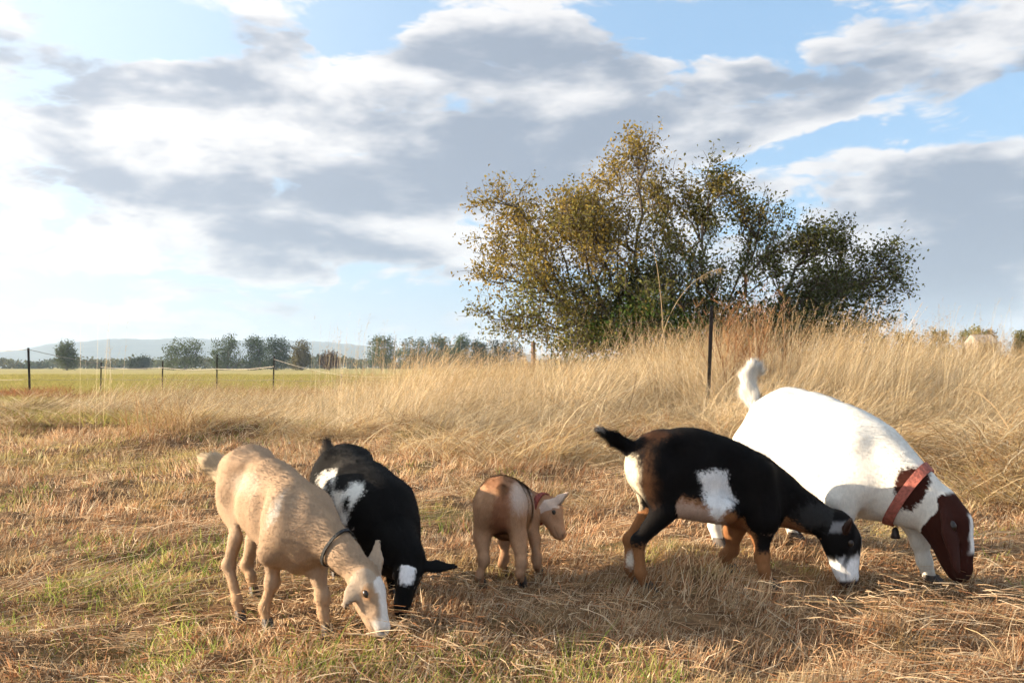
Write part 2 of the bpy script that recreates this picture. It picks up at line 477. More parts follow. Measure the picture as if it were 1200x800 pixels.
def build_mown():
    rng = np.random.default_rng(11)
    DRY = [(0.64, 0.475, 0.30), (0.58, 0.415, 0.25), (0.74, 0.59, 0.41), (0.48, 0.305, 0.175), (0.56, 0.37, 0.22)]
    RST = [(0.40, 0.20, 0.10), (0.34, 0.165, 0.085), (0.46, 0.27, 0.14)]
    parts = []
    # stubble
    x, y = sward_points(rng, 200000); n = len(x); p = np.stack([x, y], -1)
    tuft = vnoise(p, 7.0, 28); patch = vnoise(p, 0.9, 21) * 0.6 + vnoise(p, 3.0, 22) * 0.4
    c = np.where(rng.random((n, 1)) < 0.10 + 0.32 * patch[:, None], pick(rng, n, RST), pick(rng, n, DRY))
    grn = 0.55 * sstep(vnoise(p, 1.1, 24) * 0.5 + 0.5 * vnoise(p, 4, 26), 0.56, 0.80)
    c = c * (1 - grn[:, None]) + grn[:, None] * np.array([0.33, 0.32, 0.10]) * rng.uniform(0.7, 1.3, (n, 1))
    c = c * (0.65 + 0.7 * vnoise(p, 2.2, 23))[:, None]
    L = rng.uniform(0.025, 0.095, n) * (0.3 + 1.5 * tuft ** 1.6) * (0.8 + 0.5 * patch) * (0.78 + 0.6 * sstep(y, 4, 9))
    w = 0.0044 * (np.maximum(y, 2) / 3) ** 0.5
    parts.append(blades(rng, n, 0, L, (45, 90), (15, 80), w, 2, c, azm=(vnoise(p, 0.8, 36) - 0.5) * 4, azs=1.2, base=np.stack([x, y, gz(x, y) - 0.003], -1))[:3])
    # lying thatch, combed into swirls
    x, y = sward_points(rng, 72000); p = np.stack([x, y], -1)
    k = rng.random(len(x)) < 0.25 + 0.75 * sstep(vnoise(p, 1.1, 25) * 0.6 + vnoise(p, 3.3, 29) * 0.4, 0.35, 0.62); x, y, p = x[k], y[k], p[k]; n = len(x)
    lump = vnoise(p, 3.3, 29)
    c = np.where(rng.random((n, 1)) < 0.22, pick(rng, n, RST), pick(rng, n, DRY)) * (0.72 + 0.6 * vnoise(p, 2.6, 27))[:, None]
    azm = (vnoise(p, 0.55, 30) - 0.5) * 5.0 + 0.5
    L = rng.uniform(0.05, 0.22, n) * (0.7 + 0.6 * rng.random(n))
    z = gz(x, y) + rng.random(n) ** 1.5 * (0.008 + 0.085 * sstep(lump, 0.35, 0.8))
    parts.append(blades(rng, n, 0, L, (-2, 30), (-24, 10), 0.0054 * (np.maximum(y, 2) / 3) ** 0.45, 3, c, azm=azm, azs=0.6, base=np.stack([x, y, z], -1))[:3])
    # fresh green blades
    x, y = sward_points(rng, 150000); p = np.stack([x, y], -1); a = x / y
    bias = 0.085 * sstep(-a, 0.0, 0.45) + 0.05 * sstep(y, 5, 9) * sstep(-a, 0.0, 0.3) + 0.035 * (1 - sstep(y, 2.4, 2.9))
    f = vnoise(p, 1.2, 31) * 0.45 + vnoise(p, 4.5, 32) * 0.30 + vnoise(p, 13, 33) * 0.25 + bias
    k = rng.random(len(x)) < sstep(f, 0.61, 0.77) * 0.62; x, y, f = x[k], y[k], f[k]; n = len(x)
    L = rng.uniform(0.03, 0.085, n) * (0.7 + 2.2 * np.clip(f - 0.58, 0, 0.3)) * np.where(rng.random(n) < 0.03, 1.9, 1)
    parts.append(blades(rng, n, 0, L, (50, 90), (5, 80), 0.0036 * (np.maximum(y, 2) / 3) ** 0.4, 2, pick(rng, n, GREEN + [(0.36, 0.36, 0.10), (0.30, 0.33, 0.08)]) * 1.3, base=np.stack([x, y, gz(x, y)], -1))[:3])
    V, F, C = join(parts)
    tag(add_mesh('mown_grass', V, F, SWARD, None, C, smooth=False), 'short dry mown grass and green sprouts under the goats', 'grass', kind='stuff')
    # long single straws thrown about on top
    x, y = sward_points(rng, 1500, 1.5, 9.5, 0.9)
    k = (y < edge_D(x / y)) & (rng.random(len(x)) < 0.25 + 0.75 * sstep(x / y, 0.0, 0.5)); x, y = x[k], y[k]; n = len(x)
    V, F, C, _ = blades(rng, n, 0, rng.uniform(0.10, 0.42, n), (-3, 14), (-9, 6), 0.005, 4, [(0.68, 0.53, 0.30), (0.60, 0.44, 0.22), (0.5, 0.34, 0.17)], base=np.stack([x, y, gz(x, y) + rng.uniform(0.03, 0.075, n)], -1))
    tag(add_mesh('loose_straw', V, F, SWARD, None, C, smooth=False), 'loose pale straws lying across the mown grass', 'straw', kind='stuff')


def build_green():
    rng = np.random.default_rng(12)
    # brown-red and green growth along the field margin at left, and the far field sward
    bl = [blades(rng, 150, 0.6, (0.10, 0.30), (50, 90), (15, 80), 0.008, 2, [(0.30, 0.27, 0.085), (0.36, 0.31, 0.11), (0.42, 0.36, 0.14), (0.27, 0.26, 0.075)])[:3] for k in range(4)]
    bl += [blades(rng, 120, 0.5, (0.10, 0.34), (50, 90), (10, 80), 0.010, 2, [(0.24, 0.10, 0.05), (0.30, 0.14, 0.07), (0.34, 0.2, 0.1)])[:3] for k in range(3)]
    c = make_collection('margin_clump', bl, GRASS)
    y = rng.uniform(11.0, 80, 7000); x = y * rng.uniform(-0.95, 0.12, 7000)
    p = np.stack([x, y], -1); k = (y > edge_D(x / y) + 0.3)
    x, y, p = x[k], y[k], p[k]; n = len(x)
    red = (rng.random(n) < 0.8 * np.exp(-((y - 25) / 2.6) ** 2) * (0.15 + sstep(vnoise(p, 0.35, 35), 0.4, 0.6)))
    s = rng.uniform(0.7, 1.2, n) * (0.8 + y / 60)
    scatter('field_grass', np.stack([x, y, gz(x, y)], -1), np.stack([np.zeros(n), np.zeros(n), rng.random(n) * 6.28], -1), scl3(s * 1.3, s * np.where(red, 0.9, 0.62)),
            np.where(red, rng.integers(4, 7, n), rng.integers(0, 4, n)), rng.uniform(0.9, 1.3, n), c, 'yellow green field grass with a reddish margin beyond the left fence', 'grass')


def tall_height(a):
    return np.interp(a, [-0.62, -0.45, -0.3, -0.2, -0.12, 0.0, 0.1, 0.25, 0.45, 0.62], [0.36, 0.52, 0.70, 0.86, 0.98, 1.0, 1.06, 1.08, 1.04, 0.96])


def build_tall():
    rng = np.random.default_rng(13)
    bl = []
    for k in range(7):      # lodged, bent-over grass of the edge
        m = rng.uniform(-0.8, 1.2)
        bl.append(join([blades(rng, 170, 0.42, (0.25, 0.8), (5, 60), (-40, 10), 0.0068, 5, TALLC + STRAW, azm=m, azs=0.7)[:3],
                        blades(rng, 50, 0.42, (0.3, 0.9), (5, 50), (-40, 10), 0.0068, 5, TALLC, azm=m + 2.2, azs=1.0)[:3],
                        blades(rng, 130, 0.42, (0.08, 0.28), (30, 90), (0, 60), 0.0055, 2, STRAW + RUST)[:3]]))
    for k in range(8):      # standing grass, leaning to the right, in uneven tussocks
        ct = rng.uniform(-0.33, 0.33, (6, 2)); ci = rng.integers(0, 6, 140)
        bs = np.concatenate([ct[ci] + rng.normal(0, 0.085, (140, 2)), np.zeros((140, 1))], -1)
        bl.append(join([blades(rng, 140, 0, (0.35, 1.0), (55, 90), (-20, 60), 0.0068, 5, TALLC, azm=0.15, azs=1.1, base=bs)[:3],
                        culms(rng, 36, 0.42, (0.75, 1.25), 0.1, 0.8),
                        blades(rng, 40, 0.45, (0.5, 1.0), (15, 65), (-20, 20), 0.006, 5, TALLC, azm=0.3, azs=1.2)[:3],
                        blades(rng, 90, 0.42, (0.15, 0.45), (30, 80), (-20, 40), 0.006, 3, RUST + RUST + STRAW)[:3]]))
    c = make_collection('tall_clump', bl, GRASS)
    x, y = frustum_points(rng, 6.5, 5.2, 24.0, margin=2.0, half=0.74)
    a = x / y; e = edge_D(a) + (vnoise(np.stack([x, y], -1), 0.55, 41) - 0.5) * 3.4
    far_lim = np.interp(a, [-0.6, -0.4, -0.25, -0.15, 0.0, 0.6], [17.0, 17.0, 17.5, 21, 24, 24])
    k = (y > e - 2.2 * (rng.random(len(x)) < 0.26)) & (y < far_lim) & (rng.random(len(x)) < np.interp(a, [-0.6, -0.4, -0.15], [0.7, 1.0, 1.0]))
    x, y, a, e = x[k], y[k], a[k], e[k]
    n = len(x); p = np.stack([x, y], -1)
    ramp = sstep(y - e, 0.1, 5.2); spill = np.where(y < e, 0.55, 1.0)
    stand = rng.random(n) < np.clip(ramp * 1.6 - 0.12, 0, 0.86)
    idx = np.where(stand, rng.integers(7, 15, n), rng.integers(0, 7, n))
    H = tall_height(a) * (0.56 + 0.75 * vnoise(p, 0.6, 42)) * (0.35 + 0.65 * ramp)
    s = rng.uniform(0.85, 1.2, n) * np.where(stand, 1.0, 0.9) * spill
    sz = np.where(stand, H, 0.6 + 0.9 * vnoise(p, 1.2, 43)) * rng.uniform(0.8, 1.2, n) * spill
    sw = (vnoise(p, 0.45, 46) - 0.5) * 3.2
    rot = np.stack([rng.normal(0, 0.12, n), rng.normal(0.06, 0.10, n) + 0.42 * sstep(vnoise(p, 0.7, 47), 0.55, 0.8), np.where(stand, rng.normal(0, 0.5, n) + sw, rng.normal(0, 1.3, n))], -1)
    val = (0.65 + 0.7 * vnoise(p, 1.1, 44)) * rng.uniform(0.75, 1.2, n)
    scatter('tall_grass', np.stack([x, y, gz(x, y) - 0.01], -1), rot, scl3(s, sz), idx, val, c, 'tall dry golden grass bending in a thick belt behind the goats', 'grass')
    # long pale straws bent over along the edge
    x, y = frustum_points(rng, 5.0, 5.5, 14.0); a = x / y; q = y - edge_D(a)
    k = (q > -0.5) & (q < 3.0); x, y = x[k], y[k]; n = len(x)
    V, F, C, _ = blades(rng, n, 0, rng.uniform(0.45, 1.15, n), (8, 60), (-35, 12), 0.010, 6, [(0.74, 0.60, 0.38), (0.66, 0.51, 0.30), (0.6, 0.44, 0.24)], azm=0.3, azs=1.1, base=np.stack([x, y, gz(x, y) + rng.uniform(0, 0.12, n)], -1))
    tag(add_mesh('bent_straw', V, F, SWARD, None, C, smooth=False), 'long pale bent straws along the edge of the tall grass', 'straw', kind='stuff')
    # thin flowering stalks that stand far above the rest
    bl = [culms(rng, 3, 0.3, (1.35, 1.75), 0.0, 0.9, lean=(70, 88)) for k in range(4)]
    c2 = make_collection('stalk_clump', bl, GRASS)
    xs, ys = [], []
    for (lo, hi, cnt, d0, d1) in ((90, 140, 5, 10, 14), (365, 450, 26, 9.5, 14), (450, 700, 16, 10, 15), (1040, 1200, 30, 9, 14), (700, 1000, 24, 10, 15)):
        q = rng.uniform(lo, hi, cnt); d = rng.uniform(d0, d1, cnt); xs.append((q - 600) / FPX * d); ys.append(d)
    x, y = np.concatenate(xs), np.concatenate(ys); n = len(x)
    scatter('flowering_grass', np.stack([x, y, gz(x, y)], -1), np.stack([np.zeros(n), np.zeros(n), rng.normal(0, 0.6, n)], -1), scl3(np.full(n, 0.9), rng.uniform(0.75, 1.05, n)), rng.integers(0, 4, n),
            rng.uniform(0.8, 1.1, n), c2, 'thin pale flowering grass stalks rising above the tall grass', 'grass')


build_mown(); build_green(); build_tall()

# ------------------------------------------------------------------ woody plants
def tubes(polys, radii, sides=5):
    """polylines -> one mesh of tapered tubes"""
    V, F, o = [], [], 0
    ang = np.arange(sides) / sides * 2 * np.pi
    for P, r in zip(polys, radii):
        P = np.asarray(P); n = len(P)
        T_ = np.gradient(P, axis=0); T_ /= np.linalg.norm(T_, axis=1, keepdims=True) + 1e-9
        up = np.where(np.abs(T_[:, 2:3]) > 0.9, np.array([[1.0, 0, 0]]), np.array([[0, 0, 1.0]]))
        A = np.cross(T_, up); A /= np.linalg.norm(A, axis=1, keepdims=True) + 1e-9; B = np.cross(T_, A)
        ring = P[:, None] + np.asarray(r)[:, None, None] * (A[:, None] * np.cos(ang)[None, :, None] + B[:, None] * np.sin(ang)[None, :, None])
        V.append(ring.reshape(-1, 3))
        i = np.arange(n - 1)[:, None] * sides; j = np.arange(sides)[None]; j2 = (j + 1) % sides
        F.append(np.stack([i + j, i + j2, i + sides + j2, i + sides + j], -1).reshape(-1, 4) + o); o += n * sides
    return np.concatenate(V), np.concatenate(F)


def grow(rng, roots, tips, step=0.35, sag=0.12):
    """join every tip to the nearest wood already grown; pipe-model radii"""
    nodes = [np.array(r, float) for r in roots]; par = [-1] * len(roots)
    base = np.mean(roots, 0)
    order = np.argsort(np.linalg.norm(tips - base, axis=1))
    arr = np.array(nodes); depth = np.zeros(len(nodes))
    tipnode = []
    for ti in order:
        t = tips[ti]
        d = np.linalg.norm(arr - t, axis=1); out = np.linalg.norm(t - base)
        db = np.linalg.norm(arr - base, axis=1)
        cost = d + 0.35 * depth + np.where(db > out - 0.1, 3.0, 0) + np.where(arr[:, 2] > t[2] + 0.15, 0.8, 0)
        p = int(np.argmin(cost)); L = d[p]
        m = max(1, int(L / step)); a = arr[p]; bend = rng.normal(0, 0.10, 3) * L
        bend[2] += sag * L
        new = []
        for k in range(1, m + 1):
            s = k / m; q = a + (t - a) * s + bend * math.sin(math.pi * s) * 0.6 + (rng.normal(0, 0.025, 3) if k < m else 0)
            new.append(q); par.append(p if k == 1 else len(arr) + k - 2)
        nd = depth[p] + np.arange(1, m + 1) * (L / m)
        arr = np.concatenate([arr, np.array(new)]); depth = np.concatenate([depth, nd]); tipnode.append(len(arr) - 1)
    par = np.array(par); cnt = np.zeros(len(arr)); cnt[tipnode] = 1
    for i in range(len(arr) - 1, -1, -1):
        if par[i] >= 0: cnt[par[i]] += cnt[i]
    return arr, par, cnt, np.array(tipnode)


def branch_mesh(arr, par, cnt, r0, power=0.45, rmin=0.004, sides=5):
    rad = np.maximum(rmin, r0 * (np.maximum(cnt, 0.6) / cnt.max()) ** power)
    ch = {}
    for i, p in enumerate(par): ch.setdefault(p, []).append(i)
    polys, radii = [], []
    starts = [i for i, p in enumerate(par) if p < 0]
    stack = [(None, s) for s in starts]
    while stack:
        p, i = stack.pop()
        line = [arr[p], arr[i]] if p is not None else [arr[i]]
        rr = [rad[i], rad[i]] if p is not None else [rad[i] * 1.25]
        while i in ch:
            c = sorted(ch[i], key=lambda k: -cnt[k])
            for k in c[1:]: stack.append((i, k))
            i = c[0]; line.append(arr[i]); rr.append(rad[i])
        if len(line) > 1: polys.append(np.array(line)); radii.append(np.array(rr))
    return tubes(polys, radii, sides)


def leaves(rng, centers, spread, per, size, cols, droop=0.2, dirs=None):
    n = len(centers) * per
    c = np.repeat(centers, per, 0) + rng.normal(0, 1, (n, 3)) * spread
    ax = rng.normal(0, 1, (n, 3)); ax[:, 2] -= droop; ax /= np.linalg.norm(ax, axis=1, keepdims=True)
    sd = np.cross(ax, rng.normal(0, 1, (n, 3))); sd /= np.linalg.norm(sd, axis=1, keepdims=True) + 1e-9
    nm = np.cross(ax, sd)
    L = size * rng.uniform(0.6, 1.3, (n, 1)); w = L * rng.uniform(0.22, 0.34, (n, 1))
    V = np.stack([c - ax * L * 0.5, c + sd * w + nm * L * 0.08 - ax * 0.05 * L, c + ax * L * 0.5 - nm * 0.1 * L, c - sd * w + nm * L * 0.08 - ax * 0.05 * L], 1)
    C = np.repeat(cols, per, 0) * rng.uniform(0.6, 1.35, (n, 1))
    C = np.repeat(C[:, None], 4, 1)
    F = np.arange(n * 4).reshape(n, 4)
    return V.reshape(-1, 3), F, C.reshape(-1, 3)


LEAF = leaf_mat('tree_leaf', 0.30, inst=False)
BARK = simple_mat('bark', (0.11, 0.085, 0.06), 0.9, scale=25, bump=0.5)


def ell(rng, c, r, n):
    v = rng.normal(0, 1, (n, 3)); v /= np.linalg.norm(v, axis=1, keepdims=True)
    return np.asarray(c) + v * (rng.random((n, 1)) ** 0.40) * np.asarray(r)


def build_big_tree():
    rng = np.random.default_rng(21)
    D = 20.0; s = D / FPX
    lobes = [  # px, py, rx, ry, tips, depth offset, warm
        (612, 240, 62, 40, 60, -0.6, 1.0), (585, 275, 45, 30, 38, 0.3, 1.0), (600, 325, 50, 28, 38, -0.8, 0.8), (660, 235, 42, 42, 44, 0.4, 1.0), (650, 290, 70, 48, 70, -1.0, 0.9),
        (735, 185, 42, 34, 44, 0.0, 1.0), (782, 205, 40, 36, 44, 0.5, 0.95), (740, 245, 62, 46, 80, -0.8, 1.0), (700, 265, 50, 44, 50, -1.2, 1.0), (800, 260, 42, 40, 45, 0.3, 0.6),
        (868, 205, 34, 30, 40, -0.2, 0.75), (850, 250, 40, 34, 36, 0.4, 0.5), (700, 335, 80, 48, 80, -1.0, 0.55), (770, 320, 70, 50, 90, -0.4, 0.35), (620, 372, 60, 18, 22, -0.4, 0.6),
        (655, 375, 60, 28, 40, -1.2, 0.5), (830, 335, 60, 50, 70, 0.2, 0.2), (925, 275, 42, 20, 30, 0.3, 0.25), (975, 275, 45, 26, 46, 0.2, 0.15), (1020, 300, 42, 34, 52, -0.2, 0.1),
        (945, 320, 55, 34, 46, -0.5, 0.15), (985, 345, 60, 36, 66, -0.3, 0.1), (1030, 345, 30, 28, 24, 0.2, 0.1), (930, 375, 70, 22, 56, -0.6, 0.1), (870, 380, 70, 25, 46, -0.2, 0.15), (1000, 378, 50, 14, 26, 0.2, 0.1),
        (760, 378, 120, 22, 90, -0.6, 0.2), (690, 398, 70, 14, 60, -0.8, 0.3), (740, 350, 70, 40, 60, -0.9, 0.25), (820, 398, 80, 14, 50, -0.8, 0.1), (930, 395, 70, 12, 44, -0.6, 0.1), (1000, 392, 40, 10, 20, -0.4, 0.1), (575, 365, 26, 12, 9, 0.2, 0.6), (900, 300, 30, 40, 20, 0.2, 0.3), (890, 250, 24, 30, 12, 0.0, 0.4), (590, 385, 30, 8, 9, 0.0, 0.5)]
    gold = np.array([0.30, 0.215, 0.055]); olive = np.array([0.18, 0.175, 0.052]); dark = np.array([0.08, 0.092, 0.04])  # gold is yellowing leaf; dark puts shade of lower right lobes into the colour
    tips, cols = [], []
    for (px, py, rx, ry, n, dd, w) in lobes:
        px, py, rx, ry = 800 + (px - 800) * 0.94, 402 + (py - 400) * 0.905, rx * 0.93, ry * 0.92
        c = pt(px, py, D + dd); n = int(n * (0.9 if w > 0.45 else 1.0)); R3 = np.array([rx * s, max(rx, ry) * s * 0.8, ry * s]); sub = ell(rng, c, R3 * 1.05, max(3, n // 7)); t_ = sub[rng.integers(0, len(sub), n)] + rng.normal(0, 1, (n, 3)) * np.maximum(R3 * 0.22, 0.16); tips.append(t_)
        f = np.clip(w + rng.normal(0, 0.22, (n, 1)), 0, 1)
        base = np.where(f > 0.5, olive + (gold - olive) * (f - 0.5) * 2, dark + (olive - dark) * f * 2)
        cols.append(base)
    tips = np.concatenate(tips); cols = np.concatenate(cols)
    base = pt(800, 420, D); base[2] = gz(base[0], base[1])
    roots = []
    for k in range(9):
        q = base + np.array([rng.uniform(-1.2, 1.2), rng.uniform(-0.6, 0.6), 0]); q[2] = gz(q[0], q[1]) - 0.05; roots.append(q)
    arr, par, cnt, tn = grow(rng, np.array(roots), tips, 0.4, 0.14)
    root = empty('bush_tree', tuple(base)); tag(root, 'broad multi stemmed tree with thinning golden green leaves behind the tall grass', 'tree')
    V, F = branch_mesh(arr, par, cnt, 0.11, 0.42, 0.006)
    add_mesh('trunk', V, F, BARK, root)
    order = np.argsort(np.linalg.norm(tips - np.mean(roots, 0), axis=1))
    # twigs fanning from each tip, leaves sit along them
    polys, rr, cen, ccol = [], [], [], []
    for k, ti in enumerate(order):
        t = arr[tn[k]]; pd = t - arr[par[tn[k]]]; pd = pd / (np.linalg.norm(pd) + 1e-9)
        for j in range(5):
            d = pd * 0.6 + rng.normal(0, 0.7, 3); d[2] += 0.25; d /= np.linalg.norm(d); L = rng.uniform(0.25, 0.62)
            e = t + d * L; mid = t + d * L * 0.5 + rng.normal(0, 0.03, 3)
            polys.append(np.array([t, mid, e])); rr.append(np.array([0.006, 0.0045, 0.003]))
            for f in (0.3, 0.55, 0.8, 1.0):
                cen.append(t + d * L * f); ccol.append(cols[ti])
    V, F = tubes(polys, rr, 3)
    add_mesh('twigs', V, F, BARK, root)
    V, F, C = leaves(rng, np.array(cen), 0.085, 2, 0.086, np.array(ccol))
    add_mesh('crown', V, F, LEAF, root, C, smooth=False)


def bushy(name, label, cat, px, py_base, D, lobes, col, seed, tips_n=120, leaf=0.10, per=18, spread=0.14, r0=0.05, base_z=None, group=None, lift=0.0):
    """small tree or bush from pixel-space lobes (px,py,rx,ry) standing at distance D"""
    rng = np.random.default_rng(seed); s = D / FPX
    b = pt(px, py_base, D); b[2] = gz(b[0], b[1]) if base_z is None else base_z
    area = np.array([l[2] * l[3] for l in lobes], float); area /= area.sum()
    tips = np.concatenate([ell(rng, pt(l[0], l[1], D), (l[2] * s, l[2] * s * 0.8, l[3] * s), max(6, int(tips_n * a))) for l, a in zip(lobes, area)])
    tips[:, 2] = np.maximum(tips[:, 2], b[2] + 0.02 * s)
    roots = np.array([b + np.array([rng.normal(0, 0.02), 0, -0.05 * r0])])
    arr, par, cnt, tn = grow(rng, roots, tips, max(0.3, 6 * s), 0.1)
    root = empty(name, tuple(b)); tag(root, label, cat, group)
    V, F = branch_mesh(arr, par, cnt, r0, 0.5, r0 * 0.05, 4)
    add_mesh('trunk', V, F, BARK, root)
    cols = np.tile(np.array(col), (len(tips), 1)) * rng.uniform(0.65, 1.35, (len(tips), 1))
    V, F, C = leaves(rng, arr[tn], spread, per, leaf, cols[:len(tn)])
    add_mesh('crown', V, F, LEAF, root, C, smooth=False)
    return root


build_big_tree()


def build_far_trees():
    g = 'trees along the far edge of the field'
    T_ = [
        ('field_tree', 'lone slim tree on the left rising over the hills', 78, 437, 230, [(78, 415, 8, 12), (77, 408, 5, 7), (80, 424, 9, 9)], (0.10, 0.12, 0.045), 51),
        ('field_tree', 'small dark round bush between the slim tree and the broad one', 165, 437, 320, [(165, 427, 9, 6), (158, 430, 5, 5)], (0.045, 0.06, 0.03), 52),
        ('field_tree', 'broad pale green tree with a spiky top over the middle left field', 215, 437, 250, [(215, 412, 17, 13), (206, 420, 10, 12), (228, 417, 9, 14), (215, 427, 19, 8)], (0.10, 0.13, 0.055), 53),
        ('field_tree', 'left tree of the tall clump, with a rounded crown', 268, 437, 260, [(266, 412, 13, 14), (272, 404, 8, 9), (256, 420, 8, 12), (268, 426, 16, 8)], (0.10, 0.135, 0.055), 54),
        ('field_tree', 'narrow middle tree of the tall clump with a gap under its crown', 299, 437, 262, [(297, 404, 8, 8), (303, 414, 10, 12), (299, 426, 11, 8)], (0.085, 0.12, 0.05), 55),
        ('field_tree', 'darkest tree at the right end of the tall clump', 324, 437, 255, [(318, 408, 6, 10), (329, 411, 9, 13), (322, 423, 13, 11)], (0.05, 0.075, 0.035), 56),
        ('field_tree', 'small olive brown tree right of the tall clump', 354, 437, 240, [(354, 414, 8, 11), (352, 425, 9, 8)], (0.13, 0.11, 0.045), 57),
        ('field_tree', 'low rusty shrub right of the small olive tree', 386, 437, 240, [(386, 424, 9, 7)], (0.16, 0.09, 0.045), 58),
        ('field_tree', 'leftmost round tree of the row before the golden grass', 447, 437, 240, [(447, 405, 13, 9), (447, 420, 14, 10)], (0.10, 0.13, 0.05), 59),
        ('field_tree', 'low wide tree in the row, second from its left', 488, 437, 250, [(486, 407, 14, 7), (478, 420, 14, 10), (496, 420, 13, 10)], (0.10, 0.125, 0.05), 60),
        ('field_tree', 'pale tree in the row with a humped crown', 516, 437, 250, [(515, 403, 9, 7), (518, 416, 15, 11)], (0.115, 0.145, 0.06), 61),
        ('field_tree', 'taller tree closing the row on its right', 541, 437, 240, [(542, 404, 6, 8), (539, 417, 10, 12)], (0.09, 0.125, 0.05), 62),
        ('field_tree', 'small sparse tree just left of the dark round tree', 561, 437, 240, [(560, 410, 7, 7), (562, 421, 8, 9)], (0.08, 0.11, 0.05), 63),
        ('field_tree', 'dark round evergreen tree standing left of the big tree', 590, 437, 180, [(580, 411, 12, 10), (600, 411, 12, 11), (590, 420, 22, 11)], (0.03, 0.045, 0.028), 64),
    ]
    for nm, lb, px, pb, D, lo, col, sd in T_:
        k = D / 250
        bushy(nm, lb, 'tree', px, pb, D, [(a_, b_ - 1.5, c_ * 1.3, d_ * 1.15) for a_, b_, c_, d_ in lo], tuple(0.85 * v for v in col), sd, 170, 0.5 * k, 22, 0.6 * k, 0.22 * k, base_z=-0.05, group=g)
    # right: golden shrubs showing over the grass
    g2 = 'golden shrubs on the right skyline'
    for px, w, top, lb, c, sd in ((1030, 10, 392, 'leftmost golden shrub over the grass right of the big tree', (0.20, 0.15, 0.05), 71), (1062, 16, 388, 'low pale golden shrub second along the right skyline', (0.24, 0.18, 0.06), 72),
                                  (1098, 18, 386, 'wide golden shrub midway along the right skyline', (0.22, 0.17, 0.06), 73), (1138, 16, 383, 'highest olive golden shrub left above the pale shed', (0.18, 0.17, 0.05), 74),
                                  (1160, 9, 386, 'brownish shrub right above the pale shed', (0.20, 0.13, 0.06), 75), (1196, 10, 386, 'olive shrub cut by the right picture edge', (0.17, 0.16, 0.05), 76)):
        bushy('golden_shrub', lb, 'shrub', px, 420, 60, [(px, top + 8, w, 8), (px, top + 22, w * 1.1, 12)], c, sd, 70, 0.16, 24, 0.14, 0.04, group=g2)
    # far wooded band
    rng = np.random.default_rng(81); n = 2600
    D = rng.uniform(420, 520, n); px = rng.uniform(-250, 1500, n); hh = (1.5 + 4.5 * vnoise(np.stack([px * 0.03, px * 0], -1), 1.0, 82)) * rng.random(n) ** 0.6
    c = np.stack([(px - 600) / FPX * D, D, hh], -1)
    cl = np.array([0.07, 0.09, 0.045]) * rng.uniform(0.6, 1.4, (n, 1)) + rng.random((n, 1)) * np.array([0.05, 0.02, 0.0])
    V, F, C = leaves(rng, c, (1.6, 1.6, 0.9), 12, 2.0, cl)
    tag(add_mesh('far_wood', V, F, LEAF, None, C, smooth=False), 'dark band of far off woodland below the hills', 'wood', kind='stuff')


build_far_trees()


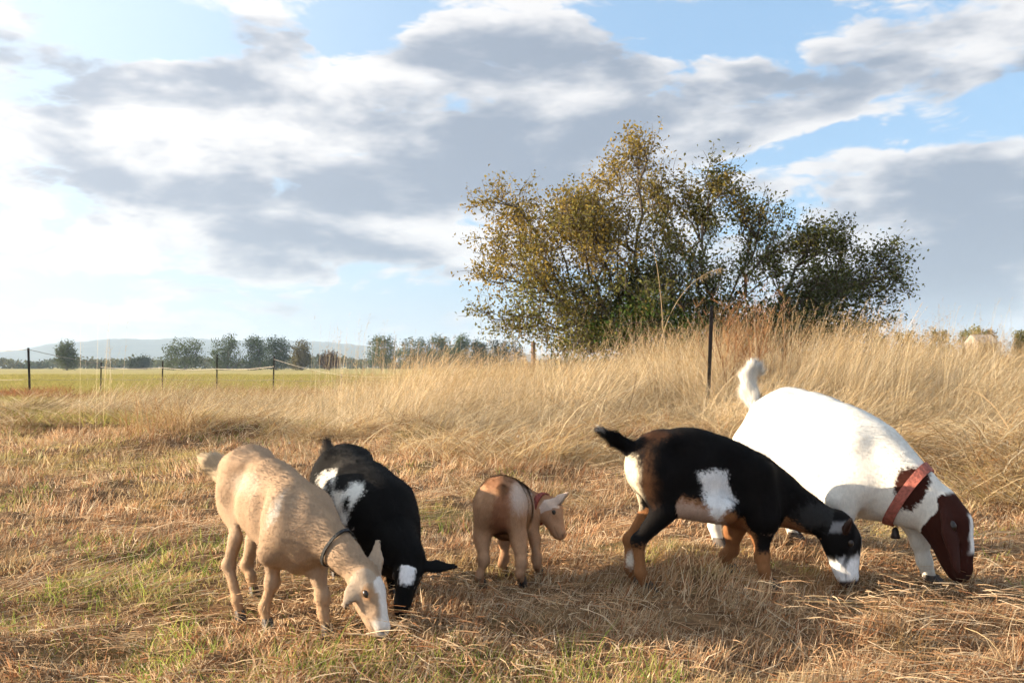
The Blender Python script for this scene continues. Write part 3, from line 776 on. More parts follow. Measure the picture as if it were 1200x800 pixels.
def build_bramble_weeds():
    bushy('bramble_bush', 'green leafy bramble at the foot of the big tree', 'bush', 765, 420, 18.2, [(758, 372, 40, 22), (800, 385, 34, 18), (720, 388, 34, 14)], (0.075, 0.12, 0.03), 91, 130, 0.085, 16, 0.12, 0.02)
    bushy('dark_bush', 'dark shaded bush under the right side of the big tree', 'bush', 930, 420, 18.6, [(900, 375, 36, 24), (950, 385, 50, 18), (850, 372, 30, 26)], (0.04, 0.055, 0.022), 92, 150, 0.09, 16, 0.13, 0.02)
    # reddish dead weeds at the tree foot
    rng = np.random.default_rng(93)
    m = leaf_mat('dead_weed', 0.25, inst=False)
    def stalks(name, label, px, D, n, hts, spread, cols, sd, lean=(60, 88)):
        r = np.random.default_rng(sd)
        b = pt(px, 420, D); b[2] = gz(b[0], b[1])
        st = blades(r, n, spread, hts, (72, 90), lean, 0.016, 6, cols)
        parts = [st[:3]]
        tv = st[0].reshape(n, -1, 3)
        for k in range(5, 14):
            i = min(12, k); bs = (tv[:, i - 1] if i % 2 else tv[:, i])
            for q in range(2): parts.append(blades(r, n, 0, (0.10, 0.32), (20, 70), (20, 85), 0.008, 2, cols, base=bs + r.normal(0, 0.015, (n, 3)))[:3])
        V, F, C = join(parts)
        o = add_mesh(name, V + b, F, m, None, C, smooth=False)
        o.data.transform(Matrix.Translation(Vector(-b))); o.location = Vector(b)
        return tag(o, label, 'weed')
    stalks('dry_weed', 'tall rust brown dead weed right of the fence post', 873, 12.5, 34, (1.1, 1.9), 0.42, [(0.36, 0.19, 0.09), (0.42, 0.25, 0.13), (0.28, 0.14, 0.07)], 94)
    stalks('dry_weed', 'lower brown dead weed left of the bare tree limb', 898, 13.2, 24, (0.8, 1.5), 0.5, [(0.34, 0.18, 0.09), (0.30, 0.16, 0.08)], 95)
    b_ = pt(186, 470, 9.7); b_[2] = gz(b_[0], b_[1]); r_ = np.random.default_rng(96)
    V, F, C = join([blades(r_, 130, 0.42, (0.25, 0.62), (68, 90), (35, 88), 0.007, 5, [(0.50, 0.32, 0.16), (0.56, 0.40, 0.2), (0.38, 0.21, 0.1)])[:3], blades(r_, 200, 0.6, (0.15, 0.5), (20, 80), (-35, 30), 0.008, 5, [(0.50, 0.32, 0.16), (0.42, 0.25, 0.12), (0.6, 0.44, 0.24)])[:3]])
    o = add_mesh('grass_tussock', V, F, m, None, C, smooth=False); o.location = Vector(b_)
    tag(o, 'rusty upright grass tussock on the low mound at left', 'tussock')

    def reed(label, pts_px, D, head):
        P = np.array([pt(x, y, D) for x, y in pts_px]); P[0, 2] = gz(P[0, 0], P[0, 1])
        t = np.linspace(0, 1, len(P)); tt = np.linspace(0, 1, 16); Q = np.stack([np.interp(tt, t, P[:, k]) for k in range(3)], -1)
        for _ in range(3): Q[1:-1] = 0.25 * Q[:-2] + 0.5 * Q[1:-1] + 0.25 * Q[2:]
        root = empty('reed_stalk', tuple(P[0])); tag(root, label, 'reed')
        V, F = tubes([Q], [np.linspace(0.006, 0.003, 16)], 5)
        add_mesh('stem', V, F, simple_mat('reed_stem', (0.36, 0.26, 0.14), 0.8), root)
        if head:
            r = np.random.default_rng(head); parts = []
            for k in range(70):
                f = r.uniform(0.72, 1.0); b_ = np.array([[np.interp(f, tt, Q[:, j]) for j in range(3)]]) + r.normal(0, 0.008, (1, 3))
                parts.append(blades(r, 1, 0, (0.05, 0.14), (-10, 40), (-70, -10), 0.012, 2, [(0.60, 0.46, 0.27), (0.5, 0.37, 0.2)], azm=0.2, azs=0.7, base=b_)[:3])
            V, F, C = join(parts); add_mesh('seed_head', V, F, m, root, C, smooth=False)
    reed('pale bare upright reed stalk before the big tree', [(780, 470), (778, 400), (775, 350), (770, 310), (764, 283)], 12.0, 0)
    reed('arching reed stalk with a drooping pale seed head', [(762, 500), (772, 400), (788, 360), (806, 335), (826, 320), (846, 314)], 11.8, 5)


build_bramble_weeds()

# ------------------------------------------------------------------ fence, shed
def box(cx, cy, cz, sx_, sy_, sz_):
    v = np.array([[x, y, z] for x in (-1, 1) for y in (-1, 1) for z in (-1, 1)], float) * np.array([sx_, sy_, sz_]) / 2 + np.array([cx, cy, cz])
    f = np.array([[0, 1, 3, 2], [4, 6, 7, 5], [0, 4, 5, 1], [2, 3, 7, 6], [0, 2, 6, 4], [1, 5, 7, 3]])
    return v, f


def boxes(lst):
    V, F, o = [], [], 0
    for b in lst:
        v, f = box(*b); V.append(v); F.append(f + o); o += 8
    return np.concatenate(V), np.concatenate(F)


STEEL = simple_mat('weathered_post_steel', (0.028, 0.021, 0.017), 0.75, 0.2, 0.5, 40, 0.3)
WOODP = simple_mat('post_wood', (0.16, 0.10, 0.07), 0.9, 0, 0.4, 20, 0.4)
TAPE = simple_mat('fence_tape', (0.72, 0.62, 0.48), 0.6, 0, 0.1, 10)
WIRE = simple_mat('fence_wire', (0.25, 0.22, 0.19), 0.5, 0.6, 0.2, 10)


def t_post(b, h, lean=0.0, th=0.045):
    """steel T-post: web, flange and the studs along it"""
    L = [(0, 0.0, h / 2 - 0.1, th, 0.006, h + 0.2), (0, 0.018, h / 2 - 0.1, 0.008, 0.03, h + 0.196)]
    z = 0.12
    while z < h - 0.03:
        L.append((0, -0.008, z, th * 0.7, 0.012, 0.014)); z += 0.055
    V, F = boxes(L)
    V = V.copy(); V[:, 0] += V[:, 2] * lean
    return V + np.asarray(b), F


def build_fence():
    root_b = pt(35, 462, 28.0); root_b[2] = gz(root_b[0], root_b[1])
    root = empty('wire_fence', tuple(root_b)); tag(root, 'low wire and tape fence on dark posts along the left field', 'fence')
    specs = [(-20, 29, 1.5, 0), (35, 28.0, 1.53, -0.05), (118, 29.0, 1.06, 0.0), (190, 28.5, 1.10, 0.01), (254, 28.0, 1.32, 0), (320, 27.0, 1.25, 0.02), (400, 26.0, 0.7, 0), (500, 25, 0.7, 0), (601, 24.0, 1.2, 0.05)]
    tops = []
    for px, D, h, ln in specs:
        b = pt(px, 460, D); b[2] = gz(b[0], b[1])
        V, F = t_post(b, h, ln, 0.075 if px == 35 else 0.042); add_mesh('post', V, F, STEEL, root, smooth=False)
        tops.append((b, h, ln))
    def strand(name, pts_, r, mat, sag=0.03):
        Q = []
        for a, b in zip(pts_[:-1], pts_[1:]):
            for s in np.linspace(0, 1, 8, endpoint=False):
                q = a + (b - a) * s; q = q.copy(); q[2] -= sag * math.sin(math.pi * s); Q.append(q)
        Q.append(pts_[-1]); Q = np.array(Q)
        V, F = tubes([Q], [np.full(len(Q), r)], 4); add_mesh(name, V, F, mat, root)
    at = lambda i, z: tops[i][0] + np.array([tops[i][2] * z, -0.03, z])
    strand('wire', [at(0, 1.46), at(1, 1.48), at(2, 1.02)], 0.008, WIRE)
    strand('tape', [at(i, z) for i, z in ((2, 0.90), (3, 0.88), (4, 0.84), (5, 0.92))], 0.009, TAPE, 0.05)
    strand('wire', [at(i, z) for i, z in ((5, 1.15), (6, 0.66), (7, 0.66), (8, 1.05))], 0.005, TAPE, 0.05)
    strand('wire', [at(i, 0.5) for i in range(0, 9)], 0.006, WIRE)
    b = pt(829, 470, 11.6); b[2] = gz(b[0], b[1])
    V, F = t_post(b, pt(835, 358, 11.6)[2] - b[2], 0.045, 0.05)
    o = add_mesh('fence_post', V, F, STEEL, None, smooth=False); o.data.transform(Matrix.Translation(Vector(-b))); o.location = Vector(b)
    tag(o, 'single dark steel post leaning in the tall grass before the big tree', 'post')
    b = pt(625, 420, 26.0); b[2] = gz(b[0], b[1]); h = pt(625, 400, 26)[2] - b[2]
    P = np.array([b + np.array([0, 0, z]) for z in (-0.2, 0.2, h * 0.5, h - 0.02, h)])
    V, F = tubes([P], [np.array([0.075, 0.074, 0.07, 0.066, 0.03])], 8)
    o = add_mesh('wooden_post', V, F, WOODP, None); o.data.transform(Matrix.Translation(Vector(-b))); o.location = Vector(b)
    tag(o, 'brown wooden post at the left foot of the big tree', 'post')


build_fence()


def build_shed():
    D = 54.0; b = pt(1150, 420, D); b[2] = gz(b[0], b[1]); s = D / FPX
    zt = pt(1150, 392, D)[2] - b[2]
    root = empty('farm_shed', tuple(b)); tag(root, 'small pale low shed peeping over the grass on the right', 'shed')
    w, d = 24 * s, 1.6
    pale = simple_mat('pale_board', (0.26, 0.22, 0.19), 0.8, 0, 0.1, 3)
    roofm = simple_mat('pale_roof', (0.30, 0.26, 0.23), 0.6, 0, 0.12, 3)
    V, F = boxes([(b[0], b[1], b[2] + zt * 0.42, w * 0.94, d, zt * 0.84)]); add_mesh('wall', V, F, pale, root, smooth=False)
    x0, x1, y0, y1, z0, z1 = b[0] - w / 2, b[0] + w / 2, b[1] - d / 2 - 0.15, b[1] + d / 2 + 0.15, b[2] + zt * 0.80, b[2] + zt
    V = np.array([[x0, y0, z0], [x1, y0, z0], [x1, b[1], z1], [x0, b[1], z1], [x0, y1, z0], [x1, y1, z0], [x0, y0, z0 - .05], [x1, y0, z0 - .05], [x0, y1, z0 - .05], [x1, y1, z0 - .05]])
    F4 = np.array([[0, 1, 2, 3], [3, 2, 5, 4], [6, 7, 1, 0], [4, 5, 9, 8], [6, 8, 9, 7], [0, 3, 4, 4], [1, 5, 2, 2]])
    me = bpy.data.meshes.new('roof'); me.from_pydata((V - b).tolist(), [], [f.tolist() if len(set(f)) == 4 else list(dict.fromkeys(f.tolist())) for f in F4]); me.materials.append(roofm)
    link(bpy.data.objects.new('roof', me), root)
    V, F = boxes([(b[0] - w * 0.2, b[1] - d / 2 - 0.02, b[2] + 0.95, 0.8, 0.05, 1.9 if zt > 2.4 else zt * 0.7)]); add_mesh('door', V, F, WOODP, root, smooth=False)


build_shed()
# ------------------------------------------------------------------ goats
def nrm(v):
    v = np.asarray(v, float); return v / (np.linalg.norm(v) + 1e-12)


class Flesh:
    """body built from tapered, flattened round cones melted together (signed distance), meshed with surface nets"""
    def __init__(s): s.pr = []; s.gs = []      # gs: soft hollows (+) and swellings (-)

    def add(s, a, b, ra, rb, tag_, k=0.03, w=1.0, side=None):
        s.pr.append((np.asarray(a, float), np.asarray(b, float), ra, rb, tag_, k, w, None if side is None else nrm(side)))

    def chain(s, pts, tag_, k=0.03, side=None):
        for (a, ra, wa), (b, rb, wb) in zip(pts[:-1], pts[1:]):
            s.add(a, b, ra, rb, tag_, k, 0.5 * (wa + wb), side)

    @staticmethod
    def dist(pr, p, want_t=False):
        a, b, ra, rb, _, _, w, side = pr
        ba = b - a; L2 = ba @ ba + 1e-12
        pa = p - a; t = np.clip(pa @ ba / L2, 0, 1)
        q = pa - t[..., None] * ba
        d2 = (q * q).sum(-1)
        if w != 1.0 and side is not None:
            e = q @ side; d2 = d2 - e * e + (e / w) ** 2
            d = (np.sqrt(np.maximum(d2, 0)) - (ra + (rb - ra) * t)) * max(0.55, min(1, w))
        else: d = np.sqrt(np.maximum(d2, 0)) - (ra + (rb - ra) * t)
        return (d, t) if want_t else d

    def eval(s, p):
        p = np.asarray(p, float); f = np.full(p.shape[:-1], 0.2)
        for pr in s.pr:
            d = s.dist(pr, p); k = pr[5]
            h = np.maximum(k - np.abs(f - d), 0) / k
            f = np.minimum(f, d) - h * h * k * 0.25
        for c, r, a in s.gs: f = f + a * np.exp(-((p - c) ** 2).sum(-1) / (r * r))
        return f

    def mesh(s, vox):
        lo = np.min([np.minimum(p[0], p[1]) - max(p[2], p[3]) * max(1, p[6]) for p in s.pr], 0) - 0.04
        hi = np.max([np.maximum(p[0], p[1]) + max(p[2], p[3]) * max(1, p[6]) for p in s.pr], 0) + 0.04
        n = np.ceil((hi - lo) / vox).astype(int) + 1
        ax = [lo[i] + np.arange(n[i]) * vox for i in range(3)]
        f = np.full(n, 0.2, np.float32)
        for pr in s.pr:
            pad = max(pr[2], pr[3]) * max(1, pr[6]) + pr[5] + 0.03
            i0 = np.clip(((np.minimum(pr[0], pr[1]) - pad - lo) / vox).astype(int), 0, n)
            i1 = np.clip(((np.maximum(pr[0], pr[1]) + pad - lo) / vox).astype(int) + 2, 0, n)
            sl = tuple(slice(i0[i], i1[i]) for i in range(3))
            g = np.stack(np.meshgrid(*[ax[i][sl[i]] for i in range(3)], indexing='ij'), -1)
            d = s.dist(pr, g).astype(np.float32); k = pr[5]; o = f[sl]
            h = np.maximum(k - np.abs(o - d), 0) / k
            f[sl] = np.minimum(o, d) - h * h * k * 0.25
        for c, r, a in s.gs:
            i0 = np.clip(((c - 2.6 * r - lo) / vox).astype(int), 0, n); i1 = np.clip(((c + 2.6 * r - lo) / vox).astype(int) + 2, 0, n)
            sl = tuple(slice(i0[i], i1[i]) for i in range(3))
            g = np.stack(np.meshgrid(*[ax[i][sl[i]] for i in range(3)], indexing='ij'), -1)
            f[sl] += (a * np.exp(-((g - c) ** 2).sum(-1) / (r * r))).astype(np.float32)
        ins = f < 0
        c = [slice(0, -1), slice(1, None)]
        cnt = sum(ins[c[i], c[j], c[k]].astype(np.int8) for i in (0, 1) for j in (0, 1) for k in (0, 1))
        act = (cnt > 0) & (cnt < 8)
        I = np.argwhere(act); vid = np.full(act.shape, -1, np.int64); vid[act] = np.arange(len(I))
        P = np.zeros((len(I), 3)); N = np.zeros(len(I))
        corners = [(i, j, k) for i in (0, 1) for j in (0, 1) for k in (0, 1)]
        val = {cc: f[I[:, 0] + cc[0], I[:, 1] + cc[1], I[:, 2] + cc[2]].astype(float) for cc in corners}
        for a in corners:
            for d in range(3):
                if a[d] == 0:
                    b = tuple(a[i] + (i == d) for i in range(3))
                    va, vb = val[a], val[b]; cr = (va < 0) != (vb < 0)
                    t = np.where(cr, va / np.where(cr, va - vb, 1), 0)
                    q = np.array(a, float)[None] + t[:, None] * (np.array(b) - np.array(a))[None]
                    P += q * cr[:, None]; N += cr
        V = lo + (I + P / N[:, None]) * vox
        F = []
        for d in range(3):
            e1, e2 = [(1, 2), (2, 0), (0, 1)][d]
            sa = [slice(0, None)] * 3; sb = [slice(0, None)] * 3; sa[d] = slice(0, -1); sb[d] = slice(1, None)
            A, B = ins[tuple(sa)], ins[tuple(sb)]
            E = np.argwhere(A != B); fl = A[tuple(E.T)]
            ok = (E[:, e1] > 0) & (E[:, e2] > 0) & (E[:, e1] < n[e1] - 1) & (E[:, e2] < n[e2] - 1); E, fl = E[ok], fl[ok]
            u = np.zeros(3, int); u[e1] = 1; w = np.zeros(3, int); w[e2] = 1
            q = np.stack([vid[tuple((E - u - w).T)], vid[tuple((E - w).T)], vid[tuple(E.T)], vid[tuple((E - u).T)]], -1)
            q[~fl] = q[~fl][:, ::-1]; F.append(q)
        F = np.concatenate(F)
        # one light smoothing pass
        nb = np.zeros_like(V); c_ = np.zeros(len(V))
        for a_, b_ in ((0, 1), (1, 2), (2, 3), (3, 0)):
            for x_, y_ in ((a_, b_), (b_, a_)):
                for k in range(3): nb[:, k] += np.bincount(F[:, x_], V[F[:, y_], k], len(V))
                c_ += np.bincount(F[:, x_], minlength=len(V))
        V = V * 0.5 + 0.5 * nb / c_[:, None]
        e = 0.004
        f0 = s.eval(V); G = np.stack([s.eval(V + np.eye(3)[k] * e) - f0 for k in range(3)], -1)
        return V, F, G / (np.linalg.norm(G, axis=1, keepdims=True) + 1e-9)

    def regions(s, V):
        best = np.full(len(V), 9.0); tg = np.zeros(len(V), int); tt = np.zeros(len(V)); names = []
        for pr in s.pr:
            if pr[4] not in names: names.append(pr[4])
            d, t = s.dist(pr, V, True); m = d < best
            best[m] = d[m]; tg[m] = names.index(pr[4]); tt[m] = t[m]
        return names, tg, tt


def coat_mat(name, fur=False):
    m, t, out = material(name)
    c = t.attr('Col').outputs['Color']
    g = t.n.new('ShaderNodeNewGeometry')
    n = t.noise(t.vm('MULTIPLY', g.outputs['Position'], (1, 1, 0.45)), 120, 3, 0.6)
    sc_ = t.vm('SCALE', c); t.l.new(t.ss(n, 0.2, 0.8, 0.88, 1.08), sc_.node.inputs['Scale'])
    b = t.n.new('ShaderNodeBsdfPrincipled'); b.inputs['Roughness'].default_value = 0.75; b.inputs['Specular IOR Level'].default_value = 0.06
    b.inputs['Sheen Weight'].default_value = 0.015; b.inputs['Sheen Roughness'].default_value = 0.5
    t.l.new(sc_, b.inputs['Base Color'])
    if fur:
        nn = t.attr('fn').outputs['Vector']
        t.l.new(nn, b.inputs['Normal'])
    else:
        bp = t.n.new('ShaderNodeBump'); bp.inputs['Strength'].default_value = 0.18; bp.inputs['Distance'].default_value = 0.004
        t.l.new(n, bp.inputs['Height']); t.l.new(bp.outputs[0], b.inputs['Normal'])
    t.l.new(b.outputs[0], out.inputs[0])
    return m


COAT, FUR = coat_mat('goat_coat'), coat_mat('goat_fur', True)
EYE = simple_mat('goat_eye', (0.02, 0.011, 0.006), 0.3, 0, 0.5, 200)
HOOF = simple_mat('goat_hoof', (0.06, 0.045, 0.035), 0.6, 0, 0.3, 40)


def poly_in(px, py, poly):
    """signed pixel distance, positive inside"""
    P = np.asarray(poly, float); n = len(P); d = np.full(px.shape, 1e9); ins = np.zeros(px.shape, bool)
    for i in range(n):
        a, b = P[i], P[(i + 1) % n]; e = b - a
        t = np.clip(((px - a[0]) * e[0] + (py - a[1]) * e[1]) / (e @ e), 0, 1)
        d = np.minimum(d, np.hypot(px - a[0] - t * e[0], py - a[1] - t * e[1]))
        c = ((a[1] <= py) != (b[1] <= py)) & (px < (b[0] - a[0]) * (py - a[1]) / (b[1] - a[1] + 1e-12) + a[0]); ins ^= c
    return np.where(ins, d, -d)


def ell_in(px, py, cx, cy, rx, ry):
    return (1 - np.hypot((px - cx) / rx, (py - cy) / ry)) * min(rx, ry)


def lerpc(c, m, col):
    return c * (1 - m[:, None]) + np.asarray(col) * m[:, None]


def goat(spec):
    S = Flesh(); f = nrm(spec['fwd']); f[2] = 0; f = nrm(f); up = np.array([0, 0, 1.0]); left = np.cross(up, f)
    h = spec['h']
    P = lambda q: pt(*q[:3])
    tor = [(P(q), q[3], q[4]) for q in spec['torso']]
    S.chain(tor, 'torso', 0.05, left)
    for q in spec.get('bulk', []): S.add(P(q[0]) + left * q[1], P(q[2]) + left * q[3], q[4], q[5], 'torso', 0.04)
    nk = [(P(q), q[3], q[4]) for q in spec['neck']]
    nside = nrm(np.cross(up, nk[-1][0] - nk[0][0])) if 'nside' not in spec else spec['nside']
    S.chain(([] if spec.get('freeneck') else [tor[-1]]) + nk, 'neck', spec.get('nk_k', 0.05), nside)
    # legs: lists of (point, radius) top to bottom; feet on the ground
    hooves = []
    for i, lg in enumerate(spec['legs']):
        q = [np.asarray(a, float) for a in lg['pts']]
        foot = q[-1].copy(); foot[2] = gz(foot[0], foot[1]) + 0.012
        q[-1] = foot
        r = lg['r']
        fet = foot + np.array([0, 0, 0.062 * h / 0.6]) - f * 0.018
        pts_ = q[:-1] + [fet, foot + np.array([0, 0, 0.022])]
        rr = list(r) + [r[-1] * 0.92, r[-1] * 0.98]
        rr = rr[:len(pts_) - 2] + [r[-1] * 1.12, r[-1] * 1.05]
        for j in range(len(pts_) - 1):
            S.add(pts_[j], pts_[j + 1], rr[j], rr[j + 1], lg['tag'] + ('_up' if j < 1 else '_mid' if j < 2 else '_low'), 0.045 if j == 0 else 0.018, 0.62 if j == 0 else 0.9, left)
        S.add(pts_[-3], pts_[-3] + np.array([0, 0, 0.004]), rr[-3] * 1.06, rr[-3] * 1.06, lg['tag'] + '_low', 0.02)   # knee / hock
        hooves.append((foot, lg))
    # head
    H = spec['head']; o = P(H['poll']); nose = P(H['nose']); hd = nrm(nose - o); L = np.linalg.norm(nose - o)
    hu = np.asarray(H['up'], float); hu = nrm(hu - hd * (hu @ hd)); hl = np.cross(hu, hd)
    A = lambda x, u, l: o + hd * x * L + hu * u * L + hl * l * L
    rm = H.get('roman', 0.0); L0 = L; ft = H.get('fat', 1.0)
    S.add(A(0.06, -0.04, 0), A(0.30, 0.0, 0), 0.215 * L * ft, 0.235 * L * ft, 'head', 0.03, 0.85, hl)
    S.add(A(0.28, 0.0 + rm, 0), A(0.62, 0.01 + rm, 0), 0.215 * L * ft, 0.15 * L * ft, 'head', 0.03, 0.80, hl)
    S.add(A(0.58, 0.01 + rm, 0), A(0.87, 0.0, 0), 0.15 * L * ft, 0.118 * L * ft, 'head', 0.03, 0.86, hl)
    S.add(A(0.86, 0.02, 0), A(0.93, -0.01, 0), 0.115 * L * ft, 0.095 * L * ft, 'muzzle', 0.02, 0.95, hl)
    S.add(A(0.22, -0.17, 0), A(0.76, -0.10, 0), 0.115 * L * ft, 0.075 * L * ft, 'head', 0.04, 0.95, hl)
    S.add(A(0.84, -0.09, 0), A(0.90, -0.085, 0), 0.06 * L * ft, 0.055 * L * ft, 'muzzle', 0.015)
    for sd in (-1, 1):
        S.add(A(0.27, 0.09, 0.12 * sd), A(0.38, 0.10, 0.125 * sd), 0.075 * L * ft, 0.06 * L * ft, 'head', 0.025)
        S.add(A(0.90, 0.075, 0.05 * sd), A(0.94, 0.06, 0.045 * sd), 0.035 * L * ft, 0.03 * L * ft, 'muzzle', 0.015)
    for sd, (dirx, ln, wd) in zip((-1, 1), H['ears']):       # sd -1: goat's right ear
        if ln <= 0: continue
        r0 = A(0.10, 0.05, 0.17 * sd * ft)
        e = nrm(dirx); en = nrm(np.cross(e, nrm(np.cross(e, H.get('earface', (0, -1, 0.2))))))
        mid = r0 + e * ln * 0.5; tip = r0 + e * ln
        S.add(r0 - e * 0.01, r0 + e * ln * 0.2, 0.024, wd * 0.75, 'ear', 0.012, 0.5, en)
        S.add(r0 + e * ln * 0.2, mid, wd * 0.75, wd, 'ear', 0.01, 0.30, en)
        S.add(mid, tip, wd, wd * 0.5, 'ear', 0.01, 0.30, en)
    # anatomy: hip points, shoulder blades, hollow flanks, tucked groin, spine
    q_ = h / 0.6; lp = lambda i_, j_, t_: (tor[i_][0] + (tor[j_][0] - tor[i_][0]) * t_, tor[i_][1] + (tor[j_][1] - tor[i_][1]) * t_, tor[i_][2] + (tor[j_][2] - tor[i_][2]) * t_)
    bone = spec.get('bone', 1.0)
    for sd in (-1, 1):
        c, r, w = lp(1, 2, 0.50); S.gs.append((c + up * r * 0.42 + left * sd * r * w * 0.85, 0.062 * q_, 0.024 * q_ * bone))
        c, r, w = lp(1, 2, 0.30); S.gs.append((c - up * r * 0.20 + left * sd * r * w * 0.95, 0.055 * q_, 0.014 * q_ * bone))
        c, r, w = lp(1, 2, 0.10); S.gs.append((c + up * r * 0.80 + left * sd * r * w * 0.55, 0.034 * q_, -0.020 * q_ * bone))
        c, r, w = lp(0, 1, 0.20); S.gs.append((c + up * r * 0.45 + left * sd * r * w * 0.70, 0.030 * q_, -0.012 * q_ * bone))
        for u_ in (0.45, 0.05, -0.4):
            c, r, w = lp(3, 4, 0.0); S.gs.append((c + up * r * u_ + left * sd * r * w * 0.95, 0.045 * q_, 0.016 * q_ * bone))
        c, r, w = lp(3, 4, 0.75); S.gs.append((c + up * r * 0.55 + left * sd * r * w * 0.75, 0.045 * q_, -0.018 * q_ * bone))
        c, r, w = lp(3, 4, 1.0); S.gs.append((c - up * r * 0.25 + left * sd * r * w * 0.95, 0.050 * q_, -0.014 * q_ * bone))
    c, r, w = lp(1, 2, 0.25); S.gs.append((c - up * r * 0.98, 0.085 * q_, 0.032 * q_))
    for i_ in range(4):
        for t_ in (0.0, 0.5):
            c, r, w = lp(i_, i_ + 1, t_); S.gs.append((c + up * r * 0.98, 0.030 * q_, -0.007 * q_ * bone))
    for sd in (-1, 1):
        S.gs += [(A(0.35, 0.05, 0.17 * sd * ft), 0.07 * L, 0.022 * L), (A(0.56, 0.02, 0.16 * sd * ft), 0.10 * L, 0.028 * L), (A(0.24, -0.17, 0.12 * sd * ft), 0.09 * L, -0.022 * L), (A(0.955, 0.05, 0.065 * sd), 0.03 * L, 0.03 * L), (A(0.90, -0.05, 0.10 * sd), 0.035 * L, 0.022 * L), (A(0.84, -0.05, 0.11 * sd), 0.035 * L, 0.018 * L)]
    # tail
    tl = [(P(q), q[3], 1.0) for q in spec['tail']]
    S.chain(tl, 'tail', 0.02)
    V, F, N = S.mesh(spec.get('vox', 0.0058))
    names, tg, tt = S.regions(V)
    reg = lambda *n_: np.isin(tg, [i for i, x in enumerate(names) if any(x.startswith(y) for y in n_)])
    px, py = proj(V); jr = np.random.default_rng(spec['seed'] + 50); px = px + jr.normal(0, 0.9, len(V)); py = py + jr.normal(0, 1.8, len(V))      # hairs of neighbouring patches mix
    Vs = V * np.array([1, 1, 0.45]); nz = (vnoise(Vs, 60, 61) - 0.5) * 1.1 + (vnoise(Vs, 170, 63) - 0.5) * 1.5; nz2 = (vnoise(V, 14, 62) - 0.5) * 2
    info = dict(V=V, N=N, px=px, py=py, reg=reg, nz=nz, nz2=nz2, left=left, f=f, h=h, A=A, L=L, hl=hl, hd=hd, hu=hu, o=o, side=N @ left)
    col = np.clip(spec['coat'](info), 0.003, 0.85)
    # dark nostrils, mouth
    hh = V - o
    hx, hy, hz_ = hh @ hd / L, hh @ hu / L, hh @ hl / L
    inhead = reg('head', 'muzzle')
    for sd in (-1, 1):
        m = np.exp(-(((hx - 0.965) / 0.035) ** 2 + ((hy - 0.06) / 0.03) ** 2 + ((hz_ - 0.06 * sd) / 0.035) ** 2)) * inhead
        col = lerpc(col, np.clip(m * 1.2, 0, 0.85), (0.03, 0.02, 0.018))
    m = np.exp(-((hy + 0.055) / 0.012) ** 2) * (hx > 0.70) * (np.abs(hz_) > 0.03) * inhead
    col = lerpc(col, np.clip(m * 0.5, 0, 0.5), (0.05, 0.03, 0.025))
    b = np.array([tor[1][0][0], tor[1][0][1], 0.0]); b[2] = gz(b[0], b[1])
    root = empty(spec['name'], tuple(b)); tag(root, spec['label'], 'goat', 'goats grazing in the mown pasture')
    add_mesh('body', V, F, COAT, root, col)
    # fur
    rng = np.random.default_rng(spec['seed'])
    tri = np.concatenate([F[:, [0, 1, 2]], F[:, [0, 2, 3]]])
    ar = np.linalg.norm(np.cross(V[tri[:, 1]] - V[tri[:, 0]], V[tri[:, 2]] - V[tri[:, 0]]), axis=1)
    tailw = reg('tail')[tri[:, 0]]; ar = ar * np.where(tailw, 4.0, 1.0)
    nf = spec.get('hairs', 60000)
    k = rng.choice(len(tri), nf, p=ar / ar.sum()); u = rng.random((nf, 2)); sw = u.sum(1) > 1; u[sw] = 1 - u[sw]
    w0 = 1 - u.sum(1)
    t3 = tri[k]
    R0 = V[t3[:, 0]] * w0[:, None] + V[t3[:, 1]] * u[:, :1] + V[t3[:, 2]] * u[:, 1:]
    NN = N[t3[:, 0]]; CC = col[t3[:, 0]] * rng.uniform(0.85, 1.12, (nf, 1))
    flow = np.tile(-f * 0.7 + np.array([0, 0, -0.7]), (nf, 1))
    hm = reg('head', 'muzzle', 'ear')[t3[:, 0]]; flow[hm] = hd
    nm_ = reg('neck')[t3[:, 0]]; flow[nm_] = -nrm(nk[-1][0] - nk[0][0])
    tm = reg('tail')[t3[:, 0]]; tdir = nrm(tl[-1][0] - tl[0][0]); flow[tm] = tdir
    fl = flow - NN * (flow * NN).sum(1, keepdims=True); fl /= np.linalg.norm(fl, axis=1, keepdims=True) + 1e-6
    d = fl * 0.9 + NN * 0.34 + rng.normal(0, 0.18, (nf, 3)); d /= np.linalg.norm(d, axis=1, keepdims=True)
    ln = spec.get('fur', 0.012) * rng.uniform(0.5, 1.3, (nf, 1)) * np.where(hm, 0.45, 1)[:, None] * np.where(reg('leg')[t3[:, 0]], 0.6, 1)[:, None]
    ln = np.where(tm[:, None], spec.get('tailfur', 0.05) * rng.uniform(0.5, 1.2, (nf, 1)), ln)
    sd_ = np.cross(d, NN); sd_ /= np.linalg.norm(sd_, axis=1, keepdims=True) + 1e-6
    wd = 0.0013
    FV = np.stack([R0 - sd_ * wd - NN * 0.002, R0 + sd_ * wd - NN * 0.002, R0 + d * ln], 1).reshape(-1, 3)
    add_mesh('fur', FV, np.arange(nf * 3).reshape(nf, 3), FUR, root, np.repeat(CC, 3, 0), True, {'fn': np.repeat(NN, 3, 0)})
